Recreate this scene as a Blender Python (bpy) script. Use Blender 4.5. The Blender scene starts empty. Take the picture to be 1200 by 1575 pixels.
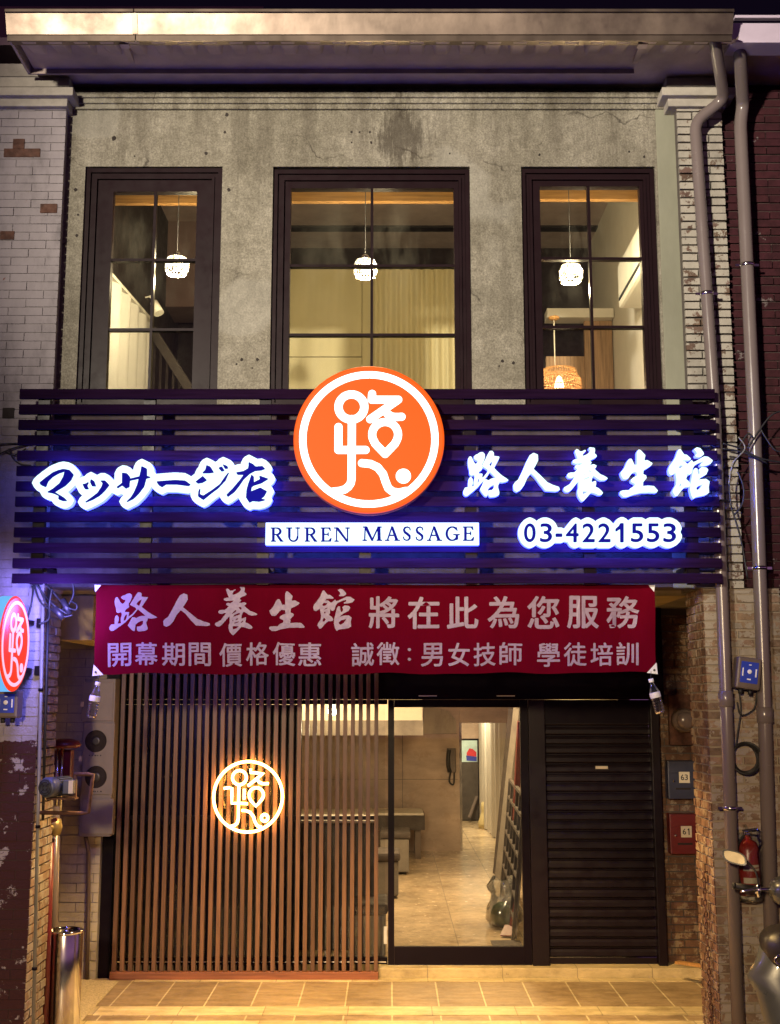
import bpy, bmesh, math, random
import numpy as np
from mathutils import Vector, Matrix
R = math.radians
random.seed(7)
SC = bpy.context.scene
COL = SC.collection

# ------------------------------------------------------------------ camera
F_PX, CX, CY = 1800.0, 600.0, 787.5
CAM_Y, CAM_Z, PITCH = -7.5, 2.2, R(9.1)
cam = bpy.data.objects.new('camera', bpy.data.cameras.new('camera'))
COL.objects.link(cam)
cam.location = (0, CAM_Y, CAM_Z)
cam.rotation_euler = (R(90) + PITCH, 0, 0)
cam.data.sensor_fit = 'HORIZONTAL'
cam.data.sensor_width = 36
cam.data.lens = 36 * F_PX / 1200
cam.data.clip_end = 500
SC.camera = cam

# ------------------------------------------------------------------ world (night: dim violet city glow near the horizon)
W = bpy.data.worlds.new('World'); SC.world = W; W.use_nodes = True
nt = W.node_tree; nt.nodes.clear()
wo = nt.nodes.new('ShaderNodeOutputWorld')
bg1 = nt.nodes.new('ShaderNodeBackground'); bg2 = nt.nodes.new('ShaderNodeBackground')
sky = nt.nodes.new('ShaderNodeTexSky'); sky.sky_type = 'NISHITA'; sky.sun_disc = False
sky.sun_elevation = R(-6); sky.sun_rotation = R(180)
nt.links.new(sky.outputs[0], bg1.inputs[0]); bg1.inputs[1].default_value = 0.05
tc = nt.nodes.new('ShaderNodeTexCoord'); sx = nt.nodes.new('ShaderNodeSeparateXYZ')
rp = nt.nodes.new('ShaderNodeValToRGB')
rp.color_ramp.elements[0].position = 0.02; rp.color_ramp.elements[0].color = (0.27, 0.115, 0.29, 1)
rp.color_ramp.elements[1].position = 0.42; rp.color_ramp.elements[1].color = (0.0035, 0.0018, 0.006, 1)
nt.links.new(tc.outputs['Generated'], sx.inputs[0]); nt.links.new(sx.outputs['Z'], rp.inputs[0])
nt.links.new(rp.outputs[0], bg2.inputs[0]); bg2.inputs[1].default_value = 1.0
ad = nt.nodes.new('ShaderNodeAddShader')
nt.links.new(bg1.outputs[0], ad.inputs[0]); nt.links.new(bg2.outputs[0], ad.inputs[1]); nt.links.new(ad.outputs[0], wo.inputs[0])

# ------------------------------------------------------------------ lamps of the street and one low fill
def lamp(name, kind, loc, power, col, size=.2, aim=None, spot=None, blend=.4):
    d = bpy.data.lights.new(name, kind); d.energy = power; d.color = col
    if kind == 'AREA': d.size = size
    else: d.shadow_soft_size = size
    if kind == 'SPOT': d.spot_size = R(spot); d.spot_blend = blend
    o = bpy.data.objects.new(name, d); COL.objects.link(o); o.location = loc
    if aim is not None:
        o.rotation_euler = (Vector(aim) - Vector(loc)).to_track_quat('-Z', 'Y').to_euler()
    return o
lamp('street_lamp_light', 'SPOT', (-4.9, -12.0, 5.75), 12500, (1.0, .88, .69), .28, (.55, 0, 5.6), 33, .85)
lamp('low_front_fill', 'SPOT', (-1.2, -9.5, 3.3), 2300, (1.0, .72, .40), .18, (0, 1, .9), 40, .5)  # added low fill that brightens the slat screen; its source is unseen
lamp('arcade_downlight', 'SPOT', (-.95, .40, 2.9), 560, (1.0, .64, .24), .05, (-.95, .55, 0), 100, .45)
lamp('arcade_downlight', 'SPOT', (.75, .40, 2.9), 560, (1.0, .64, .24), .05, (.75, .55, 0), 100, .45)

SC.view_settings.view_transform = 'Standard'
SC.view_settings.look = 'None'
SC.view_settings.exposure = 0
SC.view_settings.gamma = 1
SC.cycles.use_denoising = True
SC.cycles.max_bounces = 8
SC.cycles.transparent_max_bounces = 16
SC.cycles.sample_clamp_indirect = 4
SC.cycles.caustics_reflective = False
SC.cycles.caustics_refractive = False

# ------------------------------------------------------------------ photo measurements -> places
def at(px, py, Y):
    """the point of the vertical plane y=Y that the photo shows at px, py"""
    u, v = (px - CX) / F_PX, (CY - py) / F_PX
    dy = math.cos(PITCH) - v * math.sin(PITCH)
    dz = math.sin(PITCH) + v * math.cos(PITCH)
    t = (Y - CAM_Y) / dy
    return Vector((u * t, Y, CAM_Z + dz * t))
def ax(px, py, Y): return at(px, py, Y).x
def az(py, Y): return at(600, py, Y).z
def floor_y(py, z=0.0):
    v = (CY - py) / F_PX
    dy = math.cos(PITCH) - v * math.sin(PITCH); dz = math.sin(PITCH) + v * math.cos(PITCH)
    return CAM_Y + dy * (z - CAM_Z) / dz
def atf(px, py, z=0.0): return at(px, py, floor_y(py, z))

# ------------------------------------------------------------------ materials
def nodes_of(name):
    m = bpy.data.materials.new(name); m.use_nodes = True
    t = m.node_tree; b = t.nodes['Principled BSDF']
    return m, t, b
def N(t, kind, **kw):
    n = t.nodes.new(kind)
    for k, v in kw.items(): setattr(n, k, v)
    return n
def c4(c): return (c[0], c[1], c[2], 1)
def noise(t, vec, scale, detail=5, rough=.6, stretch=None):
    if stretch:
        mp = N(t, 'ShaderNodeMapping'); mp.inputs['Scale'].default_value = stretch
        t.links.new(vec, mp.inputs[0]); vec = mp.outputs[0]
    n = N(t, 'ShaderNodeTexNoise'); n.inputs['Scale'].default_value = scale
    n.inputs['Detail'].default_value = detail; n.inputs['Roughness'].default_value = rough
    t.links.new(vec, n.inputs['Vector'])
    return n.outputs['Fac']
def ramp(t, fac, stops):
    r = N(t, 'ShaderNodeValToRGB'); e = r.color_ramp.elements
    while len(e) < len(stops): e.new(.5)
    for el, (p, c) in zip(e, stops):
        el.position = p; el.color = c4(c) if not isinstance(c, float) else (c, c, c, 1)
    t.links.new(fac, r.inputs[0]); return r.outputs[0]
def mix(t, fac, a, b, mode='MIX'):
    n = N(t, 'ShaderNodeMix', data_type='RGBA', blend_type=mode)
    if isinstance(fac, (int, float)): n.inputs[0].default_value = fac
    else: t.links.new(fac, n.inputs[0])
    for k, v in ((6, a), (7, b)):
        if isinstance(v, tuple): n.inputs[k].default_value = c4(v)
        else: t.links.new(v, n.inputs[k])
    return n.outputs[2]
def mth(t, op, a, b=0.0, clamp=False):
    n = N(t, 'ShaderNodeMath', operation=op); n.use_clamp = clamp
    for k, v in ((0, a), (1, b)):
        if isinstance(v, (int, float)): n.inputs[k].default_value = v
        else: t.links.new(v, n.inputs[k])
    return n.outputs[0]
def bump(t, b, h, strength=.3, dist=.01):
    n = N(t, 'ShaderNodeBump'); n.inputs['Strength'].default_value = strength; n.inputs['Distance'].default_value = dist
    t.links.new(h, n.inputs['Height']); t.links.new(n.outputs[0], b.inputs['Normal'])
def obj_co(t): return N(t, 'ShaderNodeTexCoord').outputs['Object']

def mat(name, col, rough=.6, metal=0.0, var=.18, scale=6, stretch=None, bmp=.15, bscale=60, spec=.5, coat=0.0):
    m, t, b = nodes_of(name); co = obj_co(t)
    f = noise(t, co, scale, 6, .65, stretch)
    lo = tuple(x * (1 - var) for x in col); hi = tuple(min(1, x * (1 + var)) for x in col)
    t.links.new(ramp(t, f, [(.3, lo), (.7, hi)]), b.inputs['Base Color'])
    rg = ramp(t, noise(t, co, scale * 2.3, 4), [(.3, max(.03, rough * .8)), (.7, min(1., rough * 1.2))])
    t.links.new(rg, b.inputs['Roughness'])
    b.inputs['Metallic'].default_value = metal; b.inputs['Specular IOR Level'].default_value = spec
    b.inputs['Coat Weight'].default_value = coat
    if bmp: bump(t, b, noise(t, co, bscale, 4, .6, stretch), bmp, .004)
    return m
def emit(name, col, strength, var=0.0, scale=8):
    m, t, b = nodes_of(name)
    b.inputs['Base Color'].default_value = c4(tuple(x * .12 for x in col)); b.inputs['Roughness'].default_value = .5; b.inputs['Specular IOR Level'].default_value = .1
    b.inputs['Emission Strength'].default_value = strength
    if var:
        f = noise(t, obj_co(t), scale, 3)
        t.links.new(ramp(t, f, [(.3, tuple(x * (1 - var) for x in col)), (.7, col)]), b.inputs['Emission Color'])
    else: b.inputs['Emission Color'].default_value = c4(col)
    return m
def glass(name, tint=(.93, .95, .95), rough=.02, dirt=.0, refl=1.0):
    m, t, b = nodes_of(name); t.nodes.remove(b); out = t.nodes['Material Output']
    tr = N(t, 'ShaderNodeBsdfTransparent'); tr.inputs[0].default_value = c4(tint)
    gl = N(t, 'ShaderNodeBsdfGlossy'); gl.inputs['Roughness'].default_value = rough; gl.inputs[0].default_value = (1, 1, 1, 1)
    fr = N(t, 'ShaderNodeFresnel'); fr.inputs[0].default_value = 1.45
    ms = N(t, 'ShaderNodeMixShader'); t.links.new(mth(t, 'MULTIPLY', fr.outputs[0], refl), ms.inputs[0])
    t.links.new(tr.outputs[0], ms.inputs[1]); t.links.new(gl.outputs[0], ms.inputs[2])
    sh = ms.outputs[0]
    if dirt:
        co = obj_co(t)
        tl = N(t, 'ShaderNodeBsdfTranslucent'); tl.inputs[0].default_value = (.8, .8, .8, 1)
        df = N(t, 'ShaderNodeBsdfDiffuse'); df.inputs[0].default_value = (.6, .6, .6, 1)
        m1 = N(t, 'ShaderNodeMixShader'); m1.inputs[0].default_value = .05
        t.links.new(tl.outputs[0], m1.inputs[1]); t.links.new(df.outputs[0], m1.inputs[2])
        f = noise(t, co, 5, 8, .7, (1, 1, .35))
        fac = ramp(t, f, [(.46, dirt * .06), (.72, dirt)])
        m2 = N(t, 'ShaderNodeMixShader'); t.links.new(fac, m2.inputs[0])
        t.links.new(sh, m2.inputs[1]); t.links.new(m1.outputs[0], m2.inputs[2]); sh = m2.outputs[0]
    t.links.new(sh, out.inputs[0])
    return m

def stucco():
    m, t, b = nodes_of('weathered_stucco'); co = obj_co(t)
    a = ramp(t, noise(t, co, 1.4, 9, .72), [(.30, (.17, .155, .12)), (.5, (.285, .265, .215)), (.66, (.40, .375, .315))])
    sp = ramp(t, noise(t, co, 75, 6, .8), [(.38, (.45, .44, .43)), (.62, (1.18, 1.17, 1.14))])
    c = mix(t, .8, a, sp, 'MULTIPLY')
    sp2 = ramp(t, noise(t, co, 17, 7, .75), [(.34, (.66, .65, .64)), (.60, (1.05, 1.05, 1.05))])
    c = mix(t, .9, c, sp2, 'MULTIPLY')
    s0 = N(t, 'ShaderNodeSeparateXYZ'); t.links.new(co, s0.inputs[0])
    hi_ = mth(t, 'MULTIPLY', mth(t, 'SUBTRACT', s0.outputs['Z'], az(300, .085)), 1.35, True)     # streaks run down from the cornice
    st = ramp(t, mth(t, 'ADD', noise(t, co, 3.1, 7, .68, (2.4, 2.4, .22)), mth(t, 'MULTIPLY', hi_, .16)), [(.54, 0.), (.72, 1.)])
    c = mix(t, mth(t, 'MULTIPLY', st, .48), c, (.075, .062, .047))
    vo = N(t, 'ShaderNodeTexVoronoi', feature='DISTANCE_TO_EDGE'); vo.inputs['Scale'].default_value = 1.1
    wv = N(t, 'ShaderNodeVectorMath', operation='ADD'); nz = N(t, 'ShaderNodeTexNoise'); nz.inputs['Scale'].default_value = 4; nz.inputs['Detail'].default_value = 6
    t.links.new(co, nz.inputs['Vector']); t.links.new(co, wv.inputs[0])
    sc_ = N(t, 'ShaderNodeVectorMath', operation='SCALE'); sc_.inputs['Scale'].default_value = .35; t.links.new(nz.outputs['Color'], sc_.inputs[0]); t.links.new(sc_.outputs[0], wv.inputs[1])
    t.links.new(wv.outputs[0], vo.inputs['Vector'])
    crack = mth(t, 'MULTIPLY', ramp(t, vo.outputs['Distance'], [(.002, 1.), (.009, 0.)]), ramp(t, noise(t, co, 1.7, 3), [(.50, 0.), (.56, 1.)]))
    c = mix(t, mth(t, 'MULTIPLY', crack, .8), c, (.05, .042, .034))
    patch_ = ramp(t, noise(t, co, 1.1, 2, .4, (1, 1, 1.4)), [(.60, 0.), (.625, 1.)])
    c = mix(t, mth(t, 'MULTIPLY', patch_, .35), c, (.36, .345, .30))
    s = N(t, 'ShaderNodeSeparateXYZ'); t.links.new(co, s.inputs[0])
    # old leak under the cornice and a band of soot below the eave
    cx, cz = ax(618, 215, .12), az(215, .12)
    dx = mth(t, 'ABSOLUTE', mth(t, 'SUBTRACT', s.outputs['X'], cx))
    dz = mth(t, 'ABSOLUTE', mth(t, 'SUBTRACT', s.outputs['Z'], cz))
    d = mth(t, 'ADD', mth(t, 'DIVIDE', dx, .38), mth(t, 'DIVIDE', dz, .55))
    d = mth(t, 'ADD', mth(t, 'MULTIPLY', d, .55), mth(t, 'MULTIPLY', noise(t, co, 9, 9, .75, (2.0, 2.0, .35)), 1.3))
    lk = ramp(t, d, [(.82, 1.), (1.22, 0.)])
    c = mix(t, mth(t, 'MULTIPLY', lk, .72), c, (.050, .040, .030))
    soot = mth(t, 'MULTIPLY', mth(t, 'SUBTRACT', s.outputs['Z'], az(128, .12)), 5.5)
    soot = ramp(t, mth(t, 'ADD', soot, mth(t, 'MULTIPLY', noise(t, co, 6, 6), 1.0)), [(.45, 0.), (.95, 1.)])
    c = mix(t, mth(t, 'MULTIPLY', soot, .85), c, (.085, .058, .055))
    pit = ramp(t, noise(t, co, 13, 3, .5), [(.235, 1.), (.265, 0.)])
    c = mix(t, pit, c, (.03, .025, .02))
    t.links.new(c, b.inputs['Base Color']); b.inputs['Roughness'].default_value = .92
    b.inputs['Specular IOR Level'].default_value = .2
    bump(t, b, mth(t, 'ADD', noise(t, co, 70, 8, .7), mth(t, 'MULTIPLY', noise(t, co, 16, 5), 1.2)), .9, .012)
    return m

def brick_mat(name, base, paint, peel=.42, base2=None, paint2=None, z_split=None, tintamt=.5):
    """bricks with an old coat of paint that flakes off; below z_split another coat"""
    m, t, b = nodes_of(name); co = obj_co(t)
    at_ = N(t, 'ShaderNodeAttribute', attribute_name='tint')
    br = mix(t, tintamt, base, at_.outputs['Color'], 'MULTIPLY') if False else None
    rough_base = ramp(t, noise(t, co, 14, 6, .7), [(.3, tuple(x * .6 for x in base)), (.7, tuple(x * 1.35 for x in base))])
    rough_base = mix(t, tintamt, rough_base, at_.outputs['Color'], 'MULTIPLY')
    f = noise(t, co, 7.5, 9, .72)
    f = mth(t, 'ADD', f, mth(t, 'MULTIPLY', noise(t, co, 55, 4, .6), .16))
    if paint is not None:
        pc = ramp(t, noise(t, co, 3.5, 7, .7, (1, 1, .5)), [(.3, tuple(x * .5 for x in paint)), (.5, tuple(x * .85 for x in paint)), (.7, paint)])
        if paint2 is not None:
            s = N(t, 'ShaderNodeSeparateXYZ'); t.links.new(co, s.inputs[0])
            z = mth(t, 'ADD', s.outputs['Z'], mth(t, 'MULTIPLY', noise(t, co, 20, 4), .05))
            k = mth(t, 'LESS_THAN', z, z_split + .025)
            pc = mix(t, k, pc, paint2)
            rough_base = mix(t, k, rough_base, base2)
            f = mth(t, 'SUBTRACT', f, mth(t, 'MULTIPLY', k, .085))
        k = ramp(t, f, [(peel - .012 + .08, 0.), (peel + .012 + .08, 1.)])
        c = mix(t, k, rough_base, pc)
    else: c = rough_base
    t.links.new(c, b.inputs['Base Color']); b.inputs['Roughness'].default_value = .88
    b.inputs['Specular IOR Level'].default_value = .25
    bump(t, b, mth(t, 'ADD', noise(t, co, 60, 6, .7), f), .6, .008)
    return m

def wood(name, col, rough=.5, axis='z', coat=0.0, spec=.5):
    m, t, b = nodes_of(name); co = obj_co(t)
    st = {'z': (1, 1, .05), 'x': (.05, 1, 1), 'y': (1, .05, 1)}[axis]
    f = noise(t, co, 60, 6, .6, st); g = noise(t, co, 9, 4, .6, st)
    c = ramp(t, f, [(.3, tuple(x * .62 for x in col)), (.5, col), (.75, tuple(x * 1.35 for x in col))])
    c = mix(t, .55, c, ramp(t, g, [(.3, (.55, .55, .55)), (.7, (1.15, 1.1, 1.05))]), 'MULTIPLY')
    c = mix(t, 1.0, c, N(t, 'ShaderNodeAttribute', attribute_name='tint').outputs['Color'], 'MULTIPLY')
    t.links.new(c, b.inputs['Base Color']); b.inputs['Roughness'].default_value = rough
    b.inputs['Coat Weight'].default_value = coat; b.inputs['Specular IOR Level'].default_value = spec
    bump(t, b, f, .25, .003)
    return m

def tile_mat(name, col, size_x, size_y, grout, gw=.005, off=(0, 0), rough=.45, streak=True):
    m, t, b = nodes_of(name); co = obj_co(t)
    mp = N(t, 'ShaderNodeMapping'); mp.inputs['Location'].default_value = (-off[0], -off[1], 0)
    t.links.new(co, mp.inputs[0])
    bk = N(t, 'ShaderNodeTexBrick', offset=0.0, squash=1.0)
    bk.inputs['Scale'].default_value = 1; bk.inputs['Brick Width'].default_value = size_x; bk.inputs['Row Height'].default_value = size_y
    bk.inputs['Mortar Size'].default_value = gw; bk.inputs['Mortar Smooth'].default_value = .15
    bk.inputs['Color1'].default_value = c4(tuple(x * .85 for x in col)); bk.inputs['Color2'].default_value = c4(tuple(x * 1.12 for x in col))
    bk.inputs['Mortar'].default_value = c4(grout); t.links.new(mp.outputs[0], bk.inputs[0])
    f = noise(t, co, 9, 8, .7, (.35, 1.6, 1) if streak else None)
    c = mix(t, .8, bk.outputs['Color'], ramp(t, f, [(.3, (.6, .58, .55)), (.7, (1.25, 1.22, 1.2))]), 'MULTIPLY')
    g_ = noise(t, co, 1.9, 8, .72)
    c = mix(t, .8, c, ramp(t, g_, [(.34, (.55, .50, .45)), (.52, (1., 1., 1.)), (.7, (1.12, 1.1, 1.06))]), 'MULTIPLY')
    sp_ = ramp(t, noise(t, co, 26, 4, .6), [(.27, 1.), (.31, 0.)])
    c = mix(t, mth(t, 'MULTIPLY', sp_, .6), c, (.06, .045, .03))
    t.links.new(c, b.inputs['Base Color'])
    t.links.new(ramp(t, noise(t, co, 12, 5), [(.3, rough * .7), (.7, min(1., rough * 1.3))]), b.inputs['Roughness'])
    h = mth(t, 'SUBTRACT', mth(t, 'MULTIPLY', f, .4), bk.outputs['Fac'])
    bump(t, b, h, .35, .003)
    return m

M = {}
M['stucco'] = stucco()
Z_SPLIT = az(1140, 0)
M['brick_left'] = brick_mat('painted_brick', (.18, .065, .045), (.36, .325, .345), .33, (.34, .30, .29), (.055, .020, .020), Z_SPLIT)
M['brick_white'] = brick_mat('whitewashed_brick', (.13, .085, .065), (.40, .37, .32), .44)
M['brick_bare'] = brick_mat('bare_brick', (.14, .078, .050), (.30, .22, .15), .54)
M['brick_bare_grey'] = brick_mat('sooty_brick', (.23, .16, .11), (.36, .31, .26), .50)
M['brick_dark'] = brick_mat('dark_red_brick', (.038, .009, .013), (.17, .14, .14), .66)
M['brick_cream'] = brick_mat('cream_brick', (.22, .18, .12), (.50, .45, .34), .30)
M['mortar'] = mat('mortar', (.10, .085, .075), .95, bmp=.4)
M['mortar_light'] = mat('mortar_painted', (.29, .265, .26), .95, bmp=.4)
M['mortar_tan'] = mat('tan_mortar', (.26, .21, .155), .95, bmp=.5)
M['mortar_dark'] = mat('mortar_sooty', (.055, .035, .032), .95, bmp=.4)
M['plaster_white'] = mat('old_white_plaster', (.34, .31, .27), .9, var=.3, scale=5, bmp=.4)
M['plaster_green'] = mat('grey_green_plaster', (.20, .20, .15), .8, var=.18, scale=3, stretch=(1, 1, .3), bmp=.25)
M['frame'] = mat('dark_brown_aluminium', (.014, .007, .009), .35, bmp=.03, var=.1, spec=.08)
M['black_metal'] = mat('black_powder_coat', (.006, .003, .007), .35, bmp=.03, var=.1, spec=.12)
M['slat_dark'] = wood('dark_stained_slat', (.013, .0048, .017), .6, 'x', 0, .0)
M['slat_wood'] = wood('walnut_slat', (.155, .078, .044), .42, 'z')
M['plank_wood'] = wood('reddish_plank', (.24, .085, .045), .45, 'x')
M['zinc'] = mat('galvanised_gutter', (.20, .155, .125), .44, .92, .35, 2.2, (1, 1, .6), .35, 5)
M['violet_lit_sheet'] = mat('sheet_tinted_as_lit', (.52, .44, .56), .5, .1, .1, 3)  # pale violet light from another source, put into the base colour
M['sheet_metal'] = mat('painted_sheet', (.46, .36, .33), .55, .2, .2, 4)
M['pvc'] = mat('grey_pvc', (.15, .12, .115), .24, 0, .12, 3, (1, 1, .2), .03)
M['pvc_pale'] = mat('pale_pvc', (.20, .19, .155), .35, 0, .12, 3)
M['rust'] = mat('rusty_iron', (.10, .045, .03), .8, .2, .5, 20, None, .5, 90)
M['red_paint'] = mat('red_pipe_paint', (.12, .012, .012), .4, 0, .25, 12)
M['red_box'] = mat('red_box_enamel', (.13, .010, .012), .4, 0, .15, 8)
M['extinguisher_red'] = mat('extinguisher_red', (.27, .018, .012), .3, 0, .1, 8)
M['navy_box'] = mat('navy_box_enamel', (.03, .032, .06), .4, 0, .15, 8)
M['steel'] = mat('brushed_steel', (.62, .60, .57), .16, 1.0, .06, 4, (1, 1, .1), .02)
M['chrome'] = mat('chrome', (.8, .8, .8), .08, 1.0, .03)
M['rubber'] = mat('black_rubber', (.012, .011, .012), .55)
M['cabinet'] = mat('grey_enamel_cabinet', (.215, .185, .16), .45, .1, .12, 5, None, .05)
M['motor'] = mat('blue_grey_motor', (.07, .08, .11), .5, .2, .2, 20)
M['paper'] = mat('yellowed_paper', (.62, .55, .40), .7, 0, .1)
M['ink'] = mat('dark_ink', (.03, .03, .035), .6)
M['blue_label'] = mat('blue_label', (.02, .05, .42), .35, 0, .1)
M['label_white'] = mat('label_white', (.75, .76, .80), .5)
M['box_brown'] = mat('brown_plastic_box', (.12, .09, .075), .5)
M['bronze'] = mat('bronze_valve', (.22, .16, .06), .45, .6)
M['clear'] = glass('clear_plastic', (.86, .88, .9), .06, .10, 1.5)
M['bag_film'] = glass('crumpled_film', (.80, .82, .84), .10, .30, 2.5)
M['pane'] = glass('window_glass', (.93, .94, .93), .015, .012, .5)
M['door_pane'] = glass('door_glass', (.95, .96, .95), .01, .02, .5)
M['acrylic'] = glass('acrylic_disc', (.96, .96, .94), .15, .015, .06)
M['banner'] = mat('red_banner_cloth', (.095, .0016, .009), .6, 0, .12, 5, (1, 1, .4), .08, 200, .0)
M['banner_print'] = mat('silver_banner_print', (.24, .17, .25), .5, 0, .12, 30)
M['orange'] = emit('orange_lit_acrylic', (1.0, .120, .008), .95)
M['orange_side'] = mat('orange_sign_rim', (.7, .16, .03), .4)
M['logo_white'] = emit('white_lit_acrylic', (1.0, .97, .93), 2.2)
M['sign_white'] = emit('cold_white_lit_acrylic', (.72, .96, 1.0), 1.6, .2, 6)
M['sign_edge'] = emit('blue_letter_edge', (.05, .07, 1.0), 9)
M['sign_back'] = emit('blue_halo_back', (.05, .10, 1.0), 60)
M['sign_blue'] = emit('dark_blue_letter', (.004, .004, .28), .8)
for n_ in M['sign_blue'].node_tree.nodes:
    if n_.type == 'BSDF_PRINCIPLED': n_.inputs['Specular IOR Level'].default_value = 0; n_.inputs['Roughness'].default_value = 1; n_.inputs['Base Color'].default_value = (.004, .004, .08, 1)
M['blade_face'] = emit('blade_red_face', (1.0, .045, .010), 1.0)
M['blade_rim'] = emit('blade_blue_rim', (.16, .50, .95), 1.0)
M['blade_ring'] = emit('blade_pink_line', (1.0, .58, .70), 1.0)
M['neon'] = emit('warm_neon_tube', (1.0, .66, .30), 9)
M['neon_back'] = emit('amber_neon_glow', (1.0, .42, .08), 42)  # glow added behind the tubes for their amber outline and halo
M['bulb'] = emit('warm_bulb', (1.0, .78, .42), 16)
M['spot_led'] = emit('white_led', (1.0, .93, .78), 20)
M['shutter'] = mat('black_shutter_paint', (.008, .0035, .007), .36, .0, .15, 5, (.3, 1, 1), .04, 60, .25)
M['arcade_tile'] = tile_mat('brown_arcade_tile', (.33, .245, .15), .342, 2.0, (.60, .52, .34), .006, (.015, -.6), .5)
M['cream_tile'] = tile_mat('cream_border_tile', (.60, .50, .30), .60, 3.0, (.32, .27, .18), .004, (.3, -1), .5)
M['pebble'] = mat('washed_pebble', (.50, .41, .24), .8, 0, .45, 90, None, .8, 140)
M['asphalt'] = mat('asphalt', (.05, .05, .05), .9, 0, .3, 60, None, .6, 200)
M['room_tile'] = tile_mat('polished_floor_tile', (.52, .42, .29), .6, .6, (.30, .26, .2), .004, (0, 0), .22, False)
M['wall_tile'] = mat('beige_stone_panel', (.42, .32, .25), .3, 0, .30, 1.6, (1, 1, 2.5), .03)
M['room_white'] = mat('room_white', (.62, .57, .49), .8, 0, .06)
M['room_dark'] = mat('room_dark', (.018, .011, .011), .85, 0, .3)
M['cream_panel'] = mat('cream_panel', (.52, .44, .24), .7, 0, .10, 2, (2, 1, .2), .05)
M['dark_ceiling'] = wood('dark_ceiling_board', (.007, .0035, .0045), .6, 'x')
M['beam_wood'] = wood('honey_beam', (.45, .24, .085), .5, 'x')
M['wood_panel'] = wood('oak_panel', (.36, .22, .12), .45, 'z')
M['curtain'] = mat('cream_curtain', (.52, .50, .47), .85, 0, .06, 4, None, .1)
M['wicker'] = mat('wicker', (.52, .27, .11), .6, 0, .25, 40)
M['ac_white'] = mat('white_plastic', (.70, .67, .60), .4, 0, .04)
M['cloth_dark'] = mat('dark_cloth', (.055, .045, .042), .8, 0, .3)
M['cloth_white'] = mat('white_cloth', (.66, .62, .55), .8, 0, .1)
M['seat_grey'] = mat('grey_upholstery', (.17, .155, .14), .7, 0, .2)
M['poster_blue'] = mat('poster_blue', (.03, .05, .42), .5); M['poster_red'] = mat('poster_red', (.55, .03, .05), .5)
M['poster_sky'] = mat('poster_sky', (.45, .62, .66), .5)
M['green_bag'] = mat('green_leafy_bag', (.05, .085, .025), .7, 0, .5, 20)
M['beam_dark'] = mat('dark_beam', (.055, .038, .040), .9, 0, .45, 5, (1, 1, .4), .4)  # darker tone for the beam face behind the slats
M['concrete'] = mat('grey_concrete', (.20, .18, .16), .9, 0, .3, 4, None, .4)
M['arcade_beam'] = mat('ochre_beam', (.42, .33, .17), .8, 0, .25, 4, (1, 1, .4), .3)
M['far_wall'] = mat('distant_wall', (.20, .13, .12), .9, 0, .2, 2)
M['scooter_body'] = mat('silver_scooter_paint', (.085, .09, .085), .32, .3, .06, 5, None, .01, 20, .5, .6)
M['scooter_dark'] = mat('scooter_dark_plastic', (.020, .017, .020), .4)
M['mirror_glass'] = mat('mirror_glass', (.10, .085, .06), .30, 1.0, .01, bmp=0)
M['hole'] = mat('dark_hole', (.02, .014, .012), .95, bmp=0)

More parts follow.
